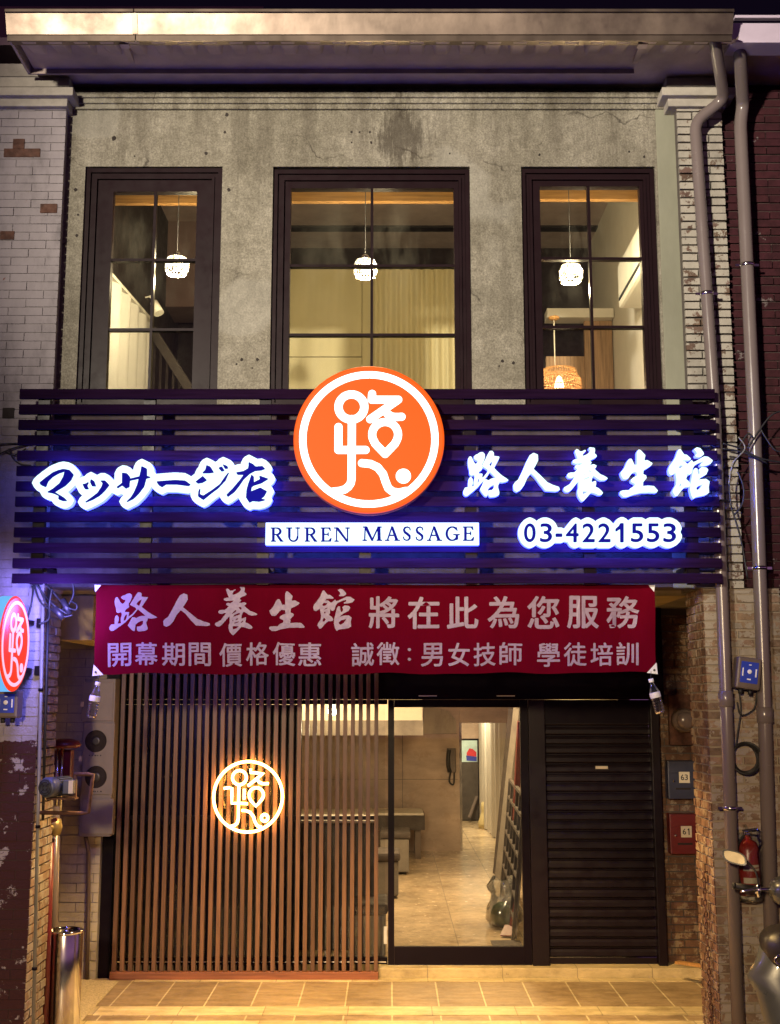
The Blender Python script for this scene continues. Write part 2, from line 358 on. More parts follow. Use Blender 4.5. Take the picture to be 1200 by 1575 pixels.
# ------------------------------------------------------------------ mesh builder
class MB:
    def __init__(s):
        s.bm = bmesh.new(); s.tl = s.bm.loops.layers.float_color.new('tint'); s.mi = 0
    def face(s, vs, mi=None, tint=1.0):
        try: f = s.bm.faces.new(vs)
        except ValueError: return None
        f.material_index = s.mi if mi is None else mi
        c = tint if isinstance(tint, tuple) else (tint, tint, tint)
        for l in f.loops: l[s.tl] = (*c, 1)
        return f
    def hexa(s, p, mi=None, tint=1.0):
        v = [s.bm.verts.new(q) for q in p]
        for q in ((0, 3, 2, 1), (4, 5, 6, 7), (0, 1, 5, 4), (1, 2, 6, 5), (2, 3, 7, 6), (3, 0, 4, 7)):
            s.face([v[k] for k in q], mi, tint)
        return v
    def box(s, x0, x1, y0, y1, z0, z1, mi=None, tint=1.0, bev=0):
        if x0 > x1: x0, x1 = x1, x0
        if y0 > y1: y0, y1 = y1, y0
        if z0 > z1: z0, z1 = z1, z0
        v = s.hexa([(x0, y0, z0), (x1, y0, z0), (x1, y1, z0), (x0, y1, z0), (x0, y0, z1), (x1, y0, z1), (x1, y1, z1), (x0, y1, z1)], mi, tint)
        if bev:
            es = list({e for q in v for e in q.link_edges})
            bmesh.ops.bevel(s.bm, geom=es, offset=bev, segments=2, affect='EDGES', profile=.6)
        return v
    def bar(s, p0, p1, w, h, mi=None, up=(0, 0, 1)):
        p0, p1 = Vector(p0), Vector(p1); d = (p1 - p0).normalized(); u = Vector(up)
        if abs(d.dot(u)) > .98: u = Vector((0, 1, 0))
        a = d.cross(u).normalized() * w / 2; b_ = a.cross(d).normalized() * h / 2
        q = [p0 - a - b_, p0 + a - b_, p0 + a + b_, p0 - a + b_, p1 - a - b_, p1 + a - b_, p1 + a + b_, p1 - a + b_]
        return s.hexa(q, mi)
    def tube(s, pts, r, n=10, mi=None, caps=True, closed=False):
        pts = [Vector(p) for p in pts]; k = len(pts); rs = r if isinstance(r, (list, tuple)) else [r] * k
        rings = []; ref = None
        for i, p in enumerate(pts):
            if closed: d = pts[(i + 1) % k] - pts[i - 1]
            else: d = pts[min(i + 1, k - 1)] - pts[max(i - 1, 0)]
            d.normalize()
            if ref is None:
                ref = Vector((0, 0, 1)) if abs(d.z) < .9 else Vector((1, 0, 0))
            a = (ref - d * ref.dot(d)); 
            if a.length < 1e-6: a = d.orthogonal()
            a.normalize(); ref = a; b_ = d.cross(a)
            # keep width at bends
            rings.append([s.bm.verts.new(p + (a * math.cos(2 * math.pi * j / n) + b_ * math.sin(2 * math.pi * j / n)) * rs[i]) for j in range(n)])
        for i in range(k if closed else k - 1):
            A, B = rings[i], rings[(i + 1) % k]
            for j in range(n):
                f = s.face([A[j], A[(j + 1) % n], B[(j + 1) % n], B[j]], mi)
                if f: f.smooth = True
        if caps and not closed:
            s.face(rings[0][::-1], mi); s.face(rings[-1], mi)
    def cyl(s, p0, p1, r, n=20, mi=None, r1=None): s.tube([p0, p1], [r, r if r1 is None else r1], n, mi)
    def lathe(s, c, prof, n=28, mi=None, axis='z', smooth=True):
        c = Vector(c); rings = []
        for (r, h) in prof:
            ring = []
            for j in range(n):
                a = 2 * math.pi * j / n; p, q = r * math.cos(a), r * math.sin(a)
                v = {'z': (p, q, h), 'y': (p, h, q), 'x': (h, p, q)}[axis]
                ring.append(s.bm.verts.new(c + Vector(v)))
            rings.append(ring)
        for A, B in zip(rings, rings[1:]):
            for j in range(n):
                f = s.face([A[j], A[(j + 1) % n], B[(j + 1) % n], B[j]], mi)
                if f: f.smooth = smooth
        s.face(rings[0][::-1], mi); s.face(rings[-1], mi)
    def sheet(s, grid, mi=None):
        V = [[s.bm.verts.new(p) for p in row] for row in grid]
        for r0, r1 in zip(V, V[1:]):
            for j in range(len(r0) - 1):
                f = s.face([r0[j], r0[j + 1], r1[j + 1], r1[j]], mi)
                if f: f.smooth = True
    def build(s, name, mats, parent=None, fix=True):
        if fix: bmesh.ops.recalc_face_normals(s.bm, faces=s.bm.faces)
        return link(name, s.bm, mats, parent)
def link(name, bm, mats, parent=None):
    off = Vector((0, 0, 0))
    if parent is not None:
        q = parent
        while q.parent: q = q.parent
        off = q.location.copy()
    me = bpy.data.meshes.new(name)
    if off.length: bmesh.ops.translate(bm, verts=bm.verts, vec=-off)
    bm.to_mesh(me); bm.free()
    o = bpy.data.objects.new(name, me); COL.objects.link(o)
    for m in (mats if isinstance(mats, (list, tuple)) else [mats]): me.materials.append(M[m] if isinstance(m, str) else m)
    if parent is not None: o.parent = parent
    return o
def tag(o, label, cat, group=None):
    o['label'] = label; o['category'] = cat
    if group: o['group'] = group
    return o
def thing(name, label, cat, loc=(0, 0, 0), group=None):
    o = bpy.data.objects.new(name, None); COL.objects.link(o); o.location = loc; o.empty_display_size = .1
    return tag(o, label, cat, group)
def structure(o): o['kind'] = 'structure'; return o
def part(name, mats, parent, fn):
    mb = MB(); fn(mb); return mb.build(name, mats, parent)
def each(name, mats, parent, fns):
    for fn in fns: part(name, mats, parent, fn)
def boxpart(name, mats, parent, *a, **k):
    mb = MB(); mb.box(*a, **k); return mb.build(name, mats, parent)

def bricks(mb, u0, u1, z0, z1, plane, axis='x', L=.215, H=.056, gap=.009, out=.016, side=-1, jit=.004, vary=(.7, 1.2)):
    """courses of single bricks standing proud of the plane; axis 'x': wall faces y*side, axis 'y': wall faces x*side"""
    z = z0; k = 0
    while z < z1 - .01:
        h = min(H, z1 - z); u = u0 - (L * .5 if k % 2 else 0)
        while u < u1 - .01:
            a, b = max(u, u0), min(u + L - gap, u1)
            if b - a > .015:
                d = out + random.uniform(-jit, jit); tz = random.uniform(-.0015, .0015)
                t = random.uniform(*vary); tt = (t, t * random.uniform(.88, 1.05), t * random.uniform(.85, 1.1))
                if axis == 'x': mb.box(a, b, plane, plane + side * d, z + tz, z + h - gap + tz, None, tt)
                else: mb.box(plane, plane + side * d, a, b, z + tz, z + h - gap + tz, None, tt)
            u += L
        z += H; k += 1

# ------------------------------------------------------------------ lettering: raster -> outline -> solid
class Canvas:
    def __init__(s, x0, y0, x1, y1, S):
        s.x0, s.y0, s.S = x0, y0, S
        s.W, s.H = int((x1 - x0) * S) + 1, int((y1 - y0) * S) + 1
        s.a = np.zeros((s.H, s.W), np.float32)
    def grid(s, bx):
        i0 = max(0, int((bx[1] - s.y0) * s.S) - 2); i1 = min(s.H, int((bx[3] - s.y0) * s.S) + 3)
        j0 = max(0, int((bx[0] - s.x0) * s.S) - 2); j1 = min(s.W, int((bx[2] - s.x0) * s.S) + 3)
        yy = s.y0 + np.arange(i0, i1)[:, None] / s.S; xx = s.x0 + np.arange(j0, j1)[None, :] / s.S
        return slice(i0, i1), slice(j0, j1), xx, yy
    def poly(s, loops):
        P = np.concatenate([np.array(l, float) for l in loops])
        si, sj, xx, yy = s.grid((P[:, 0].min(), P[:, 1].min(), P[:, 0].max(), P[:, 1].max()))
        ins = np.zeros((yy.shape[0], xx.shape[1]), bool)
        for l in loops:
            n = len(l)
            for k in range(n):
                (xa, ya), (xb, yb) = l[k], l[(k + 1) % n]
                if ya == yb: continue
                c = ((ya > yy) != (yb > yy)) & (xx < (xb - xa) * (yy - ya) / (yb - ya) + xa)
                ins ^= c
        s.a[si, sj] = np.maximum(s.a[si, sj], ins)
    def stroke(s, pts, w):
        pts = [tuple(p) for p in pts]; ws = w if isinstance(w, (list, tuple)) else [w] * len(pts)
        for k in range(len(pts) - 1):
            (xa, ya), (xb, yb) = pts[k], pts[k + 1]; r = max(ws) / 2
            si, sj, xx, yy = s.grid((min(xa, xb) - r, min(ya, yb) - r, max(xa, xb) + r, max(ya, yb) + r))
            dx, dy = xb - xa, yb - ya; L = dx * dx + dy * dy + 1e-9
            t = np.clip(((xx - xa) * dx + (yy - ya) * dy) / L, 0, 1)
            d = np.hypot(xx - xa - t * dx, yy - ya - t * dy)
            rr = (ws[k] + (ws[k + 1] - ws[k]) * t) / 2
            s.a[si, sj] = np.maximum(s.a[si, sj], d <= rr)
    def glyph(s, ch, bx):
        """a character of the built-in font fitted into the box"""
        T = glyph_tris(ch)
        P = T.reshape(-1, 2); lo, hi = P.min(0), P.max(0)
        sxy = np.array([(bx[2] - bx[0]) / (hi[0] - lo[0]), (bx[3] - bx[1]) / (hi[1] - lo[1])])
        Q = (T - lo) * sxy; Q[:, :, 0] += bx[0]; Q[:, :, 1] = bx[3] - Q[:, :, 1]
        for tri in Q:
            si, sj, xx, yy = s.grid((tri[:, 0].min(), tri[:, 1].min(), tri[:, 0].max(), tri[:, 1].max()))
            e = []
            for k in range(3):
                (xa, ya), (xb, yb) = tri[k], tri[(k + 1) % 3]
                e.append((xb - xa) * (yy - ya) - (yb - ya) * (xx - xa))
            ins = ((e[0] >= -1e-9) & (e[1] >= -1e-9) & (e[2] >= -1e-9)) | ((e[0] <= 1e-9) & (e[1] <= 1e-9) & (e[2] <= 1e-9))
            s.a[si, sj] = np.maximum(s.a[si, sj], ins)
    def copy(s):
        c = Canvas.__new__(Canvas); c.__dict__.update(s.__dict__); c.a = s.a.copy(); return c
    def dilate(s, r):
        r = r * s.S
        while r > .5:
            q = min(r, 4.0); n = int(math.ceil(q)); b = s.a.copy()
            for i in range(-n, n + 1):
                for j in range(-n, n + 1):
                    if i * i + j * j <= q * q + .3: b = np.maximum(b, np.roll(np.roll(s.a, i, 0), j, 1))
            s.a = b; r -= q
        return s
    def smooth(s, n=1):
        for _ in range(n):
            p = np.pad(s.a, 1)
            a = p[:-2] + 2 * p[1:-1] + p[2:]
            s.a = (a[:, :-2] + 2 * a[:, 1:-1] + a[:, 2:]) / 16
        return s
    def loops(s, tol=.3):
        a = np.pad(s.a, 1); lev = .4937
        b = a > lev
        code = b[:-1, :-1] * 1 + b[:-1, 1:] * 2 + b[1:, 1:] * 4 + b[1:, :-1] * 8
        nxt = {}
        tab = {1: [(3, 0)], 2: [(0, 1)], 3: [(3, 1)], 4: [(1, 2)], 5: [(3, 2), (1, 0)], 6: [(0, 2)], 7: [(3, 2)], 8: [(2, 3)], 9: [(2, 0)],
               10: [(0, 3), (2, 1)], 11: [(2, 1)], 12: [(1, 3)], 13: [(1, 0)], 14: [(0, 3)]}
        def eid(i, j, e): return ((i, j, 0), (i, j + 1, 1), (i + 1, j, 0), (i, j, 1))[e]
        for i, j in zip(*np.nonzero((code > 0) & (code < 15))):
            for e0, e1 in tab[int(code[i, j])]: nxt[eid(i, j, e0)] = eid(i, j, e1)
        def pos(e):
            i, j, k = e; v0 = a[i, j]; v1 = a[i, j + 1] if k == 0 else a[i + 1, j]
            t = (lev - v0) / (v1 - v0) if v1 != v0 else .5
            x, y = (j + t, i) if k == 0 else (j, i + t)
            return (s.x0 + (x - 1) / s.S, s.y0 + (y - 1) / s.S)
        out = []
        while nxt:
            st, cur = nxt.popitem(); lp = [st]
            while cur != st and cur in nxt:
                lp.append(cur); cur = nxt.pop(cur)
            if len(lp) > 7:
                p = [pos(e) for e in lp]; h = len(p) // 2
                q = rdp(p[:h + 1], tol / s.S) [:-1] + rdp(p[h:] + p[:1], tol / s.S)[:-1]
                k = 0
                while k < len(q) and len(q) > 3:      # drop spikes and doubled points
                    a0, a1, a2 = q[k - 1], q[k], q[(k + 1) % len(q)]
                    cr = (a1[0] - a0[0]) * (a2[1] - a1[1]) - (a1[1] - a0[1]) * (a2[0] - a1[0])
                    dt = (a1[0] - a0[0]) * (a2[0] - a1[0]) + (a1[1] - a0[1]) * (a2[1] - a1[1])
                    if abs(a0[0] - a1[0]) + abs(a0[1] - a1[1]) < 1e-6 or (abs(cr) < 1e-6 and dt < 0): q.pop(k); k = max(0, k - 2)
                    else: k += 1
                if len(q) > 2: out.append(q)
        return out
def rdp(p, eps):
    if len(p) < 3: return p
    (xa, ya), (xb, yb) = p[0], p[-1]; P = np.array(p); dx, dy = xb - xa, yb - ya; L = math.hypot(dx, dy)
    d = np.abs(dx * (P[:, 1] - ya) - dy * (P[:, 0] - xa)) / L if L > 1e-9 else np.hypot(P[:, 0] - xa, P[:, 1] - ya)
    k = int(d.argmax())
    if d[k] < eps: return [p[0], p[-1]]
    return rdp(p[:k + 1], eps)[:-1] + rdp(p[k:], eps)
_G = {}
def glyph_tris(ch):
    if ch not in _G:
        c = bpy.data.curves.new('glyph', 'FONT'); c.body = ch; c.resolution_u = 5
        o = bpy.data.objects.new('glyph', c); COL.objects.link(o)
        me = bpy.data.meshes.new_from_object(o.evaluated_get(bpy.context.evaluated_depsgraph_get()))
        me.calc_loop_triangles()
        V = np.array([v.co[:2] for v in me.vertices])
        _G[ch] = np.array([[V[k] for k in t.vertices] for t in me.loop_triangles])
        bpy.data.objects.remove(o); bpy.data.curves.remove(c); bpy.data.meshes.remove(me)
    return _G[ch]
def solid(loops, place, name, mats, parent, tol=None):
    """fill outlines; place(u, v, w) puts outline point u, v at w = 0 (front) or 1 (back)"""
    from mathutils.geometry import tessellate_polygon
    def area(l): return .5 * sum(a[0] * b[1] - b[0] * a[1] for a, b in zip(l, l[1:] + l[:1]))
    def inside(p, l):
        c = False
        for (xa, ya), (xb, yb) in zip(l, l[1:] + l[:1]):
            if (ya > p[1]) != (yb > p[1]) and p[0] < (xb - xa) * (p[1] - ya) / (yb - ya) + xa: c = not c
        return c
    info = []
    for i, l in enumerate(loops):
        inn = [j for j, m in enumerate(loops) if j != i and inside(l[0], m)]
        info.append((len(inn), inn))
    bm = bmesh.new()
    for i, l in enumerate(loops):
        if info[i][0] % 2: continue
        holes = [loops[j] for j in range(len(loops)) if i in info[j][1] and info[j][0] == info[i][0] + 1]
        allp = [l] + holes; flat = [p for q in allp for p in q]
        F = [bm.verts.new(place(p[0], p[1], 0)) for p in flat]; K = [bm.verts.new(place(p[0], p[1], 1)) for p in flat]
        for t in tessellate_polygon([[Vector((p[0], p[1], 0)) for p in q] for q in allp]):
            for V, mi, tt in ((F, 0, t), (K, 1, t[::-1])):
                try: bm.faces.new([V[k] for k in tt]).material_index = mi
                except ValueError: pass
        o = 0
        for q in allp:
            n = len(q)
            for k in range(n):
                a, b = o + k, o + (k + 1) % n
                bm.faces.new((F[a], F[b], K[b], K[a])).material_index = 2
            o += n
    bmesh.ops.recalc_face_normals(bm, faces=bm.faces)
    mats = list(mats) if isinstance(mats, (list, tuple)) else [mats, mats]
    if len(mats) < 3: mats.append(mats[1])
    return link(name, bm, mats, parent)
def on_plane(Y0, Y1):
    def f(u, v, w):
        p = at(u, v, Y0)
        return Vector((p.x, Y0 if w == 0 else Y1, p.z))
    return f
YW, YP, YS, YL = .085, 0.0, -.22, -.34
YD, YSC = 2.45, 2.28
# ================================================================== GROUND
STEP = .075
mb = MB(); mb.sheet([[(-60, -60, -.134), (60, -60, -.134)], [(-60, 60, -.134), (60, 60, -.134)]])
structure(mb.build('street', 'asphalt'))
mb = MB(); mb.box(-9, 9, -.62, 2.32, -.13, 0, bev=.006)
structure(mb.build('arcade_floor', 'arcade_tile'))
ya, yb = floor_y(1562), floor_y(1549)
structure(boxpart('floor_tile_band', 'cream_tile', None, -2.35, 2.35, ya, yb, -.01, .004))
structure(boxpart('floor_border_strip', 'cream_tile', None, -2.02, 2.45, 2.20, 2.318, -.01, .004))
structure(boxpart('floor_edge_band', 'cream_tile', None, -2.35, 2.35, floor_y(1600), floor_y(1571), -.01, .004))
mb = MB(); mb.sheet([[(ax(108, 1575, .9), .9, .006), (ax(118, 1575, .9), .9, .006)], [(-2.62, 2.28, .006), (ax(183, 1508, 2.2), 2.2, .006)]])
structure(mb.build('pebble_floor', 'pebble'))
structure(boxpart('doorway_step', 'cream_tile', None, ax(582, 1495, 2.32), ax(1085, 1495, 2.32), 2.325, 2.62, -.05, STEP, bev=.008))
structure(boxpart('shop_floor', 'room_tile', None, -2.6, 2.75, 2.625, 16, -.05, STEP))

# ================================================================== MAIN BUILDING
B = thing('shophouse', 'two-storey shophouse with weathered stucco upper wall and three dark-framed windows', 'building', (0, YW, 0))
xl, xr = ax(99, 400, YW), ax(1050, 300, YW)
z_arc = az(903, YW)          # underside of the front beam
z_top = az(112, YW)
wins = [(128, 336, 256, 625), (421, 722, 258, 625), (808, 1011, 257, 625)]
WX = [(at((a), 420, YW).x, at((b), 420, YW).x, az(d, YW), az(c, YW)) for a, b, c, d in wins]
WX = [(at(a - 3.5, 420, YW).x, at(b + 2.5, 420, YW).x, z0, z1) for (a, b, c, d), (_, _, z0, z1) in zip(wins, WX)]
def wall(mb):
    zs, zt = WX[0][2], WX[0][3]
    mb.box(xl - .35, xr + .35, YW, YW + .24, zt, z_top + .35)
    xs = [xl - .35] + [v for w in WX for v in w[:2]] + [xr + .35]
    for a, b in zip(xs[::2], xs[1::2]): mb.box(a, b, YW, YW + .24, zs, zt)
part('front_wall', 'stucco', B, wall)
boxpart('front_beam', 'beam_dark', B, xl - .35, xr + .35, YW, YW + .24, z_arc, WX[0][2] - .0005)
def cornice(mb):
    for (y0, y1, d) in ((141, 149, .065), (149, 158, .045), (158, 167, .025)):
        mb.box(xl + .02, xr + .02, YW - d, YW + .002, az(y1, YW - d), az(y0, YW - d) - .001, bev=.006)
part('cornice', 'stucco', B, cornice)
# plaster strip beside the right pillar
boxpart('plaster_strip', 'plaster_green', B, ax(1017, 400, .07), ax(1048, 400, .07), .07, YW - .002, az(905, .07), az(168, .07), bev=.005)
# arcade ceiling, side beams, wall over the shop front
boxpart('arcade_ceiling', 'concrete', B, -3.6, 3.6, YW + .242, 4.2, z_arc + .05, z_arc + .2)
each('arcade_beam', 'arcade_beam', B, [lambda mb: mb.box(ax(92, 960, 1.2), ax(143, 960, 1.2), 1.2, 2.4, az(985, 1.2), z_arc + .045, bev=.01), lambda mb: mb.box(ax(1008, 960, 1.2), ax(1064, 940, 1.2), 1.3, 2.4, az(912, 1.3), z_arc + .045, bev=.01)])
zh = az(1076, YD)
boxpart('header_panel', 'black_metal', B, ax(168, 1060, YD), ax(1021, 1060, YD), YD, YD + .12, zh, z_arc + .045)
each('header_light_dash', 'label_white', B, [lambda mb, a=a, b=b: mb.box(ax(a, 1070, YD), ax(b, 1070, YD), YD - .004, YD - .001, az(1071.2, YD), az(1069.6, YD)) for a, b in ((644, 672), (764, 792))])  # white strips stand in for light showing through small gaps
boxpart('upper_floor_slab', 'room_dark', B, -3.4, 3.4, YW + .245, 5.2, z_arc + .21, z_arc + .3)
# upper room
zc = az(372, 4.2)
XRL, XRR = -2.20, 2.08
boxpart('room_ceiling', 'dark_ceiling', B, -2.6, 2.6, YW + .242, 4.6, zc, zc + .1)
each('ceiling_beam', 'dark_ceiling', B, [lambda mb, y=y: mb.box(XRL, XRR, y, y + .12, zc - .09, zc - .002, bev=.006) for y in (1.2, 2.0, 2.8, 3.6)])
boxpart('room_side_wall', 'room_white', B, XRR, XRR + .1, YW + .242, 4.2, z_arc + .3, zc)
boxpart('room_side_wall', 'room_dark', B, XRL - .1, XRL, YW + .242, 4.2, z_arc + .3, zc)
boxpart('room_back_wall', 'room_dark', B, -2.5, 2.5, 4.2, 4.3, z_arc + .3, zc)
def folded(mb, p0, p1, z0, z1, n=7, amp=.05):
    p0, p1 = Vector(p0), Vector(p1); d = p1 - p0; nrm = Vector((d.y, -d.x, 0)).normalized()
    pts = [p0 + d * (k / (n * 8)) + nrm * amp * math.sin(2 * math.pi * k / 8) * (1 + .25 * math.sin(k * .7)) for k in range(n * 8 + 1)]
    th = nrm * .006
    mb.sheet([[(p.x, p.y, z0) for p in pts], [(p.x, p.y, z1) for p in pts]])
    mb.sheet([[(p.x + th.x, p.y + th.y, z1) for p in pts], [(p.x + th.x, p.y + th.y, z0) for p in pts]])
def partition(mb):
    zt = az(414, 3.2); zb = z_arc + .3
    xs = [ax(425, 480, 3.2), ax(557, 480, 3.2), ax(571, 480, 3.2), ax(716, 480, 3.2)]
    zm = az(549, 3.2)
    mb.box(xs[0], xs[1] - .004, 3.2, 3.24, zm + .004, zt); mb.box(xs[0], xs[1] - .004, 3.2, 3.24, zb, zm - .004)
    mb.box(xs[1] + .004, xs[2], 3.2, 3.24, zb, zt); 
    mb.box(xs[0], xs[3], 3.25, 3.3, zb, zt - .01)
part('cream_partition', 'cream_panel', B, partition)
cq_ = thing('curtain', 'cream pleated curtain drawn behind the right half of the middle window', 'curtain', (ax(640, 480, 3.15), 3.15, z_arc + .31))
part('cloth', 'cream_panel', cq_, lambda mb: folded(mb, (ax(574, 480, 3.16), 3.16, 0), (ax(716, 480, 3.16), 3.16, 0), z_arc + .32, az(414, 3.16), 9, .018))
part('rail', 'wood_panel', cq_, lambda mb: mb.bar((ax(574, 480, 3.2), 3.2, az(413, 3.2)), (ax(716, 480, 3.2), 3.2, az(413, 3.2)), .03, .02))
def panel(mb):
    mb.box(ax(900, 540, 3.0), XRR - .01, 3.0, 3.05, z_arc + .3, az(487, 3.0))
    mb.box(ax(840, 540, 3.1), ax(903, 540, 3.1), 3.1, 3.15, z_arc + .3, az(548, 3.1))
part('wood_partition', 'wood_panel', B, panel)
boxpart('wall_ledge', 'room_white', B, ax(838, 470, 3.05), XRR - .01, 2.9, 3.08, az(488, 2.9), az(474, 2.9))
# penthouse wall behind the eave
boxpart('set_back_wall', 'far_wall', B, -4.5, ax(405, 10, 3.5), 3.5, 4.0, 6.0, 9.2)
boxpart('roof_slab', 'sheet_metal', B, -4.2, 2.9, YW + .25, 6.2, z_top + .36, z_top + .42)

# windows: casing > sash, pane
def window(i, gl, muntx, munty, ztop):
    x0, x1, z0, z1 = WX[i]
    def casing(mb):
        def ring(a, b, c, d, w, wt, y0, y1):
            mb.box(a, a + w, y0, y1, c, d); mb.box(b - w, b, y0, y1, c, d); mb.box(a + w, b - w, y0, y1, d - wt, d); mb.box(a + w, b - w, y0, y1, c, c + wt)
        ring(x0 + .002, x1 - .002, z0 + .002, z1 - .002, .030, .030, YW + .022, YW + .2)
        ring(x0 + .033, x1 - .033, z0 + .033, z1 - .033, .024, .024, YW + .04, YW + .2)
        ring(x0 + .058, x1 - .058, z0 + .058, z1 - .058, .018, .018, YW + .03, YW + .2)
    mb = MB(); casing(mb); w = mb.build('window', 'frame', B)
    yg = YW + .075
    a, b = ax(gl[0], 450, yg), ax(gl[1], 450, yg); zt = az(ztop, yg)
    def sash(mb):
        mb.box(x0 + .077, a, YW + .05, YW + .11, z0 + .077, z1 - .077); mb.box(b, x1 - .077, YW + .05, YW + .11, z0 + .077, z1 - .077)
        mb.box(a, b, YW + .05, YW + .11, zt, z1 - .077); mb.box(a, b, YW + .05, YW + .11, z0 + .077, z0 + .11)
        xm = ax(muntx, 450, yg); mb.box(xm - .009, xm + .009, YW + .055, YW + .10, z0 + .11, zt)
        for k, my in enumerate(munty):
            z = az(my, yg); mb.box(a, xm - .0092, YW + .056, YW + .099, z - .009, z + .009); mb.box(xm + .0092, b, YW + .056, YW + .099, z - .009, z + .009)
    part('sash', 'frame', w, sash)
    boxpart('pane', 'pane', w, a - .005, b + .005, YW + .078, YW + .084, z0 + .08, zt + .005)
    return w
window(0, (170, 300), 235, (401, 508), 297)
window(1, (446, 699), 572, (410, 516), 292)
window(2, (833, 988), 909, (399, 504), 289)
# lit wooden valances inside, one per window
for a, b, y0, y1 in ((162, 305, 297, 312), (440, 704, 291, 309), (826, 994, 287, 306)):
    Y = .86
    boxpart('valance', 'beam_wood', B, ax(a, 300, Y), ax(b, 300, Y), Y, Y + .05, az(y1, Y), az(y0 - 14, Y))

# drill holes and chipped spots in the stucco
rh = random.Random(5)
for (x, y, r_) in ((175, 213, .020), (317, 236, .014), (349, 176, .017), (346, 203, .012), (372, 553, .013), (396, 553, .012), (364, 560, .008), (388, 566, .007), (773, 555, .013), (790, 558, .012), (768, 563, .008), (541, 203, .010), (553, 203, .008), (569, 203, .010), (541, 219, .008), (571, 219, .012), (648, 163, .022), (692, 236, .008), (830, 238, .010), (968, 233, .010), (991, 241, .012), (116, 292, .016), (120, 330, .010), (118, 362, .013), (352, 292, .015), (207, 240, .007)):
    c_ = at(x, y, YW - .001); r_ *= .62
    def chip(mb):
        n_ = 9; pts_ = [(c_.x + r_ * (1 + .5 * rh.random()) * math.cos(a) * (.8 + .4 * rh.random()), c_.z + r_ * 1.15 * (1 + .5 * rh.random()) * math.sin(a)) for a in np.linspace(0, 2 * math.pi, n_ + 1)[:-1]]
        f_ = [mb.bm.verts.new((x_, YW - .0015, z_)) for x_, z_ in pts_]; b_ = [mb.bm.verts.new((x_, YW + .004, z_)) for x_, z_ in pts_]
        mb.face(f_); mb.face(b_[::-1])
        for q_ in range(n_): mb.face([f_[q_], f_[(q_ + 1) % n_], b_[(q_ + 1) % n_], b_[q_]])
    part('wall_chip', 'hole', B, chip)
# ------------------------------------------------------------------ things of the upper room
def pendant(px, py, Y, label):
    c = at(px, py, Y)
    t = thing('pendant_lamp', label, 'lamp', (c.x, Y, c.z), 'caged pendant lamps upstairs')
    part('cord', 'ink', t, lambda mb: mb.cyl((c.x, Y, c.z + .10), (c.x, Y, zc), .0028, 6))
    def cage(mb):
        n = 22
        for k in range(n):
            a = 2 * math.pi * k / n; ca, sa = math.cos(a), math.sin(a)
            mb.tube([(c.x + r * ca, Y + r * sa, c.z + h) for r, h in ((.03, .070), (.066, .058), (.082, .02), (.082, -.035), (.068, -.06))], .0035, 5)
        for r, h in ((.082, .02), (.082, -.035), (.068, -.06), (.03, .070)):
            mb.tube([(c.x + r * math.cos(a), Y + r * math.sin(a), c.z + h) for a in np.linspace(0, 2 * math.pi, 25)[:-1]], .005, 5, closed=True)
    part('cage', 'ac_white', t, cage)
    part('cap', 'chrome', t, lambda mb: mb.lathe((c.x, Y, c.z), [(.012, .105), (.026, .098), (.03, .07), (.02, .065)]))
    part('bulb', 'bulb', t, lambda mb: mb.lathe((c.x, Y, c.z), [(.012, .06), (.024, .04), (.032, .01), (.028, -.02), (.010, -.04)]))
    L = lamp('pendant_lamp_light', 'POINT', (c.x, Y, c.z - .125), 44, (1, .80, .45), .03)
    lamp('pendant_lamp_light', 'POINT', (c.x + .12, Y - .05, c.z + .02), 26, (1, .80, .45), .03)
pendant(272, 409, .62, 'glowing caged pendant lamp in the left upstairs window, right of the white curtain')
pendant(562, 413, .62, 'glowing caged pendant lamp in the wide middle window against the cream partition')
pendant(878, 421, .62, 'glowing caged pendant lamp in the upstairs window that has the air conditioner')
# folded white curtain, left window
c = thing('curtain', 'white floor-length curtain drawn aside behind the left upstairs window', 'curtain', (-1.9, .9, z_arc + .3))
part('cloth', 'curtain', c, lambda mb: folded(mb, (ax(160, 430, .7), .7, 0), (ax(232, 470, 1.9), 1.9, 0), z_arc + .32, az(420, .75), 5, .025))
part('rail', 'ac_white', c, lambda mb: mb.bar((ax(160, 430, .7), .7, az(420, .75) + .012), (ax(232, 470, 1.9), 1.9, az(420, .75) + .012), .05, .025))
# small spotlight
p = at(240, 474, 1.5)
s = thing('ceiling_spotlight', 'small white spotlight head on a thin rod beside the white curtain', 'spotlight', p)
part('rod', 'ac_white', s, lambda mb: mb.tube([(p.x - .09, p.y, p.z + .09), (p.x - .05, p.y, p.z + .10), (p.x - .01, p.y, p.z + .03)], .008, 8))
part('head', 'ac_white', s, lambda mb: mb.cyl(p + Vector((-.02, 0, .05)), p + Vector((.03, -.02, -.05)), .032, 16, None, .042))
# stair string seen as a dark diagonal
p0, p1 = at(232, 505, 2.0), at(300, 612, 1.9)
s = thing('stair_banister', 'brown diagonal stair banister in the left upstairs window', 'banister', p1)
part('handrail', 'cloth_dark', s, lambda mb: mb.bar(p0, p1, .05, .07))
part('baluster', 'room_dark', s, lambda mb: [mb.bar(p0.lerp(p1, q) - Vector((0, 0, .04)), p0.lerp(p1, q) - Vector((0, 0, .9)), .02, .02) for q in np.linspace(.1, .95, 7)])
# air conditioner on the right room wall
a0 = 2.08
yA0, yA1 = .75, 1.65
zt, zb = az(352, .9), az(425, .9)
acu = thing('air_conditioner', 'white wall-mounted air conditioner in the right upstairs window', 'air conditioner', (a0 - .1, 1.2, zb))
def body(mb):
    v = mb.box(a0 - .22, a0 - .002, yA0, yA1, zb, zt, bev=.03)
part('body', 'ac_white', acu, body)
boxpart('louvre', 'ink', acu, a0 - .226, a0 - .2205, yA0 + .06, yA1 - .06, zb + .05, zb + .075)
